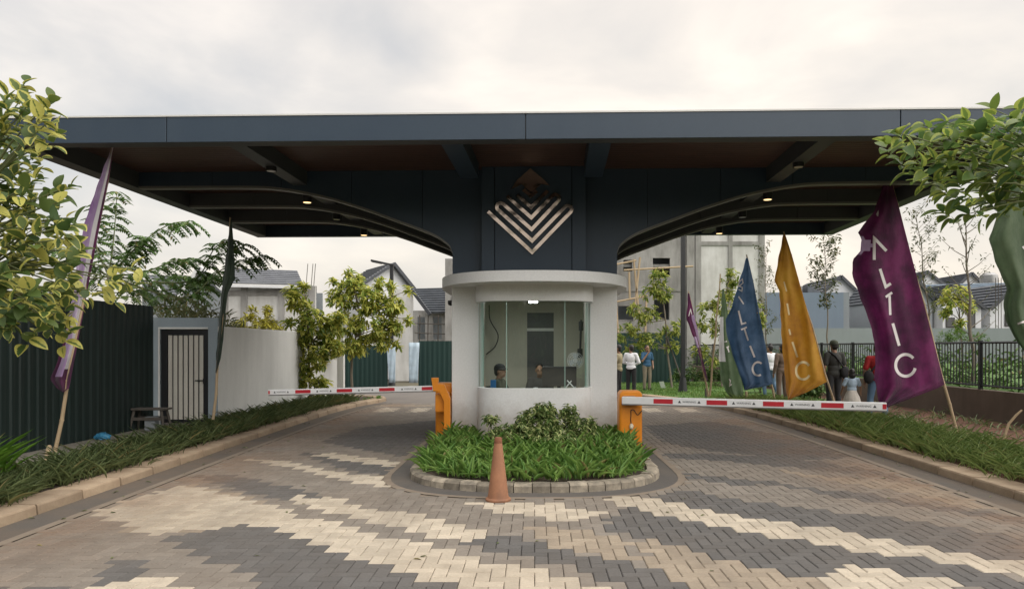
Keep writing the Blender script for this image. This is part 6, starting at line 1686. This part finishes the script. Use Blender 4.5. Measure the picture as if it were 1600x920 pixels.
# ================================================================== INSIDE THE BOOTH
dk = thing('desk', (0, 12.6, .06), 'dark desk along the inside of the booth bay window', 'desk')
m = MB(); P = [(p.x, p.y, .86) for p in bay(.83, .54, k=24)] + [(.83, 13.05, .86), (-.83, 13.05, .86)]; m.prism(P, (0, 0, .035)); m.build('desk_top', M['door'], dk)
for x in (-.8, .8):
    m = MB(); m.box((x - .02, 12.80, .061), (x + .02, 13.04, .858)); m.build('leg', M['black'], dk)
def seatperson(label, loc, yaw, wear, **k):
    return person(label, loc, yaw, 1.68, dict(pel=(0, .05, .93), hipL=(.09, .02, .92), hipR=(-.09, .02, .92), knL=(.13, -.40, .92), knR=(-.13, -.40, .92), anL=(.13, -.38, .50), anR=(-.13, -.38, .50), elL=(.24, -.10, 1.12), wrL=(.16, -.30, 1.05), elR=(-.24, -.10, 1.12), wrR=(-.16, -.30, 1.05)), wear, **k)
seatperson('seated guard in dark uniform and black cap facing right inside the booth', (-.62, 13.25, -.34), radians(75), dict(top='camo', bottom='charcoal'), cap='black')
seatperson('seated guard facing out behind the monitor at the back of the booth', (.10, 14.35, -.36), 0.0, dict(top='charcoal', bottom='charcoal'))
for (x, y, rz, lab) in ((-.62, 13.25, radians(75), 'black office chair under the guard in the dark cap'), (.10, 14.40, 0.0, 'black office chair at the back of the booth')):
    t = thing('office_chair', (x, y, .06), lab, 'chair', rz=rz)
    o_ = Vector((x, y, 0))
    m = MB(); m.box((x - .22, y - .24, .40), (x + .22, y + .20, .46)); m.build('seat', M['black_plastic'], t, bevel=.02)
    m = MB(); m.box((x - .2, y + .20, .55), (x + .2, y + .25, .95)); m.build('backrest', M['black_plastic'], t, bevel=.02)
    m = MB(); m.tube([o_ + Vector((0, 0, .10)), o_ + Vector((0, 0, .40))], .03, 8); m.build('stem', M['black'], t)
    m = MB()
    for a in range(5): m.tube([o_ + Vector((0, 0, .11)), o_ + Vector((.26*cos(a*2*pi/5), .26*sin(a*2*pi/5), .085))], .02, 5)
    m.build('foot_star', M['black'], t)
t = thing('monitor', (.42, 12.62, .897), 'dark monitor seen from behind on the booth desk', 'monitor')
m = MB(); m.box((.13, 12.62, .98), (.72, 12.66, 1.32)); m.build('screen_case', M['black_plastic'], t, bevel=.01)
m = MB(); m.box((.39, 12.665, .90), (.45, 12.69, 1.1)); m.box((.30, 12.60, .896), (.54, 12.76, .91)); m.build('stand', M['black_plastic'], t)
t = Vector((-.69, 12.42, .896)); m = MB(); m.box((t.x - .045, t.y - .05, .896), (t.x + .045, t.y + .05, 1.10)); solo(m, 'storage_box', M['blue_plastic'], t, 'bright blue plastic box at the left end of the booth window sill', 'box', bevel=.008)
t = thing('desk_fan', (.70, 12.72, .897), 'pale desk fan on the right end of the booth desk', 'fan')
m = MB(); m.lathe([(.09, 0), (.09, .015), (.02, .03)], (.70, 12.72, .897), 16); m.tube([(.70, 12.72, .92), (.70, 12.72, 1.38)], .012, 8); m.build('stand', M['white_paint'], t)
m = MB(); c_ = Vector((.70, 12.66, 1.42))
for r_ in (.035, .07, .105, .135):
    m.tube([c_ + Vector((r_*cos(a*pi/12), -.03 if r_ < .13 else 0, r_*sin(a*pi/12))) for a in range(25)], .004, 5, caps=False)
for a in range(12): m.tube([c_ + Vector((0, -.035, 0)), c_ + Vector((.135*cos(a*pi/6), 0, .135*sin(a*pi/6)))], .0025, 4)
m.build('grille', M['white_paint'], t)
m = MB(); m.tube([c_ + Vector((0, -.02, 0)), c_ + Vector((0, .09, -.01))], .04, 10); m.build('motor', M['white_paint'], t)
for a in range(3):
    m = MB(); R3 = Matrix.Rotation(a * 2*pi/3, 3, 'Y'); m.add([c_ + R3 @ Vector(v) for v in ((-.02, -.005, .02), (.03, .01, .02), (.055, .02, .115), (-.045, -.01, .12))], [(0, 1, 2, 3)]); m.build('blade', M['pale_wall'], t)
m = MB(); q = [W(x, y, 12.3) for x, y in ((886, 594), (897, 605.5))]; q2 = [W(x, y, 12.3) for x, y in ((893, 594.5), (884, 605.5))]
m.tube(q, .010, 5); m.tube([p + Vector((0, .02, 0)) for p in q2], .010, 5); solo(m, 'folding_stand', M['white_paint'], Vector((q[0].x, 12.3, .9)), 'white crossed folding stand on the booth desk by the right pane', 'stand')
m = MB(); t = Vector((.02, 12.30, .896)); m.lathe([(.03, 0), (.045, .04), (.04, .08), (.0, .085)], t, 12); solo(m, 'cup', M['white_paint'], t, 'small white cup in the middle of the booth window sill', 'cup', smooth=40)
m = MB(); m.tube(catmull([Vector((-.92, 15.0, 2.5)), Vector((-.90, 15.0, 2.2)), Vector((-.74, 15.0, 1.9)), Vector((-.80, 15.0, 1.66)), Vector((-.98, 15.0, 1.5))], 5), .012, 5)
solo(m, 'hanging_cable', M['black_plastic'], Vector((-.9, 15.0, 1.5)), 'black cable hanging down the left inner wall of the booth', 'cable')
m = MB(); m.tube([(.86, 13.6, 2.15), (.84, 13.6, 1.5)], .02, 6); m.tube([(.86, 13.6, 2.12), (.86, 13.6, 1.95)], .045, 8); m.tube([(.84, 13.6, 1.62), (.84, 13.6, 1.45)], .05, 8)
solo(m, 'hanging_strap', M['black_plastic'], Vector((.85, 13.6, 1.45)), 'black strap with a torch hanging at the right inner wall of the booth', 'strap')
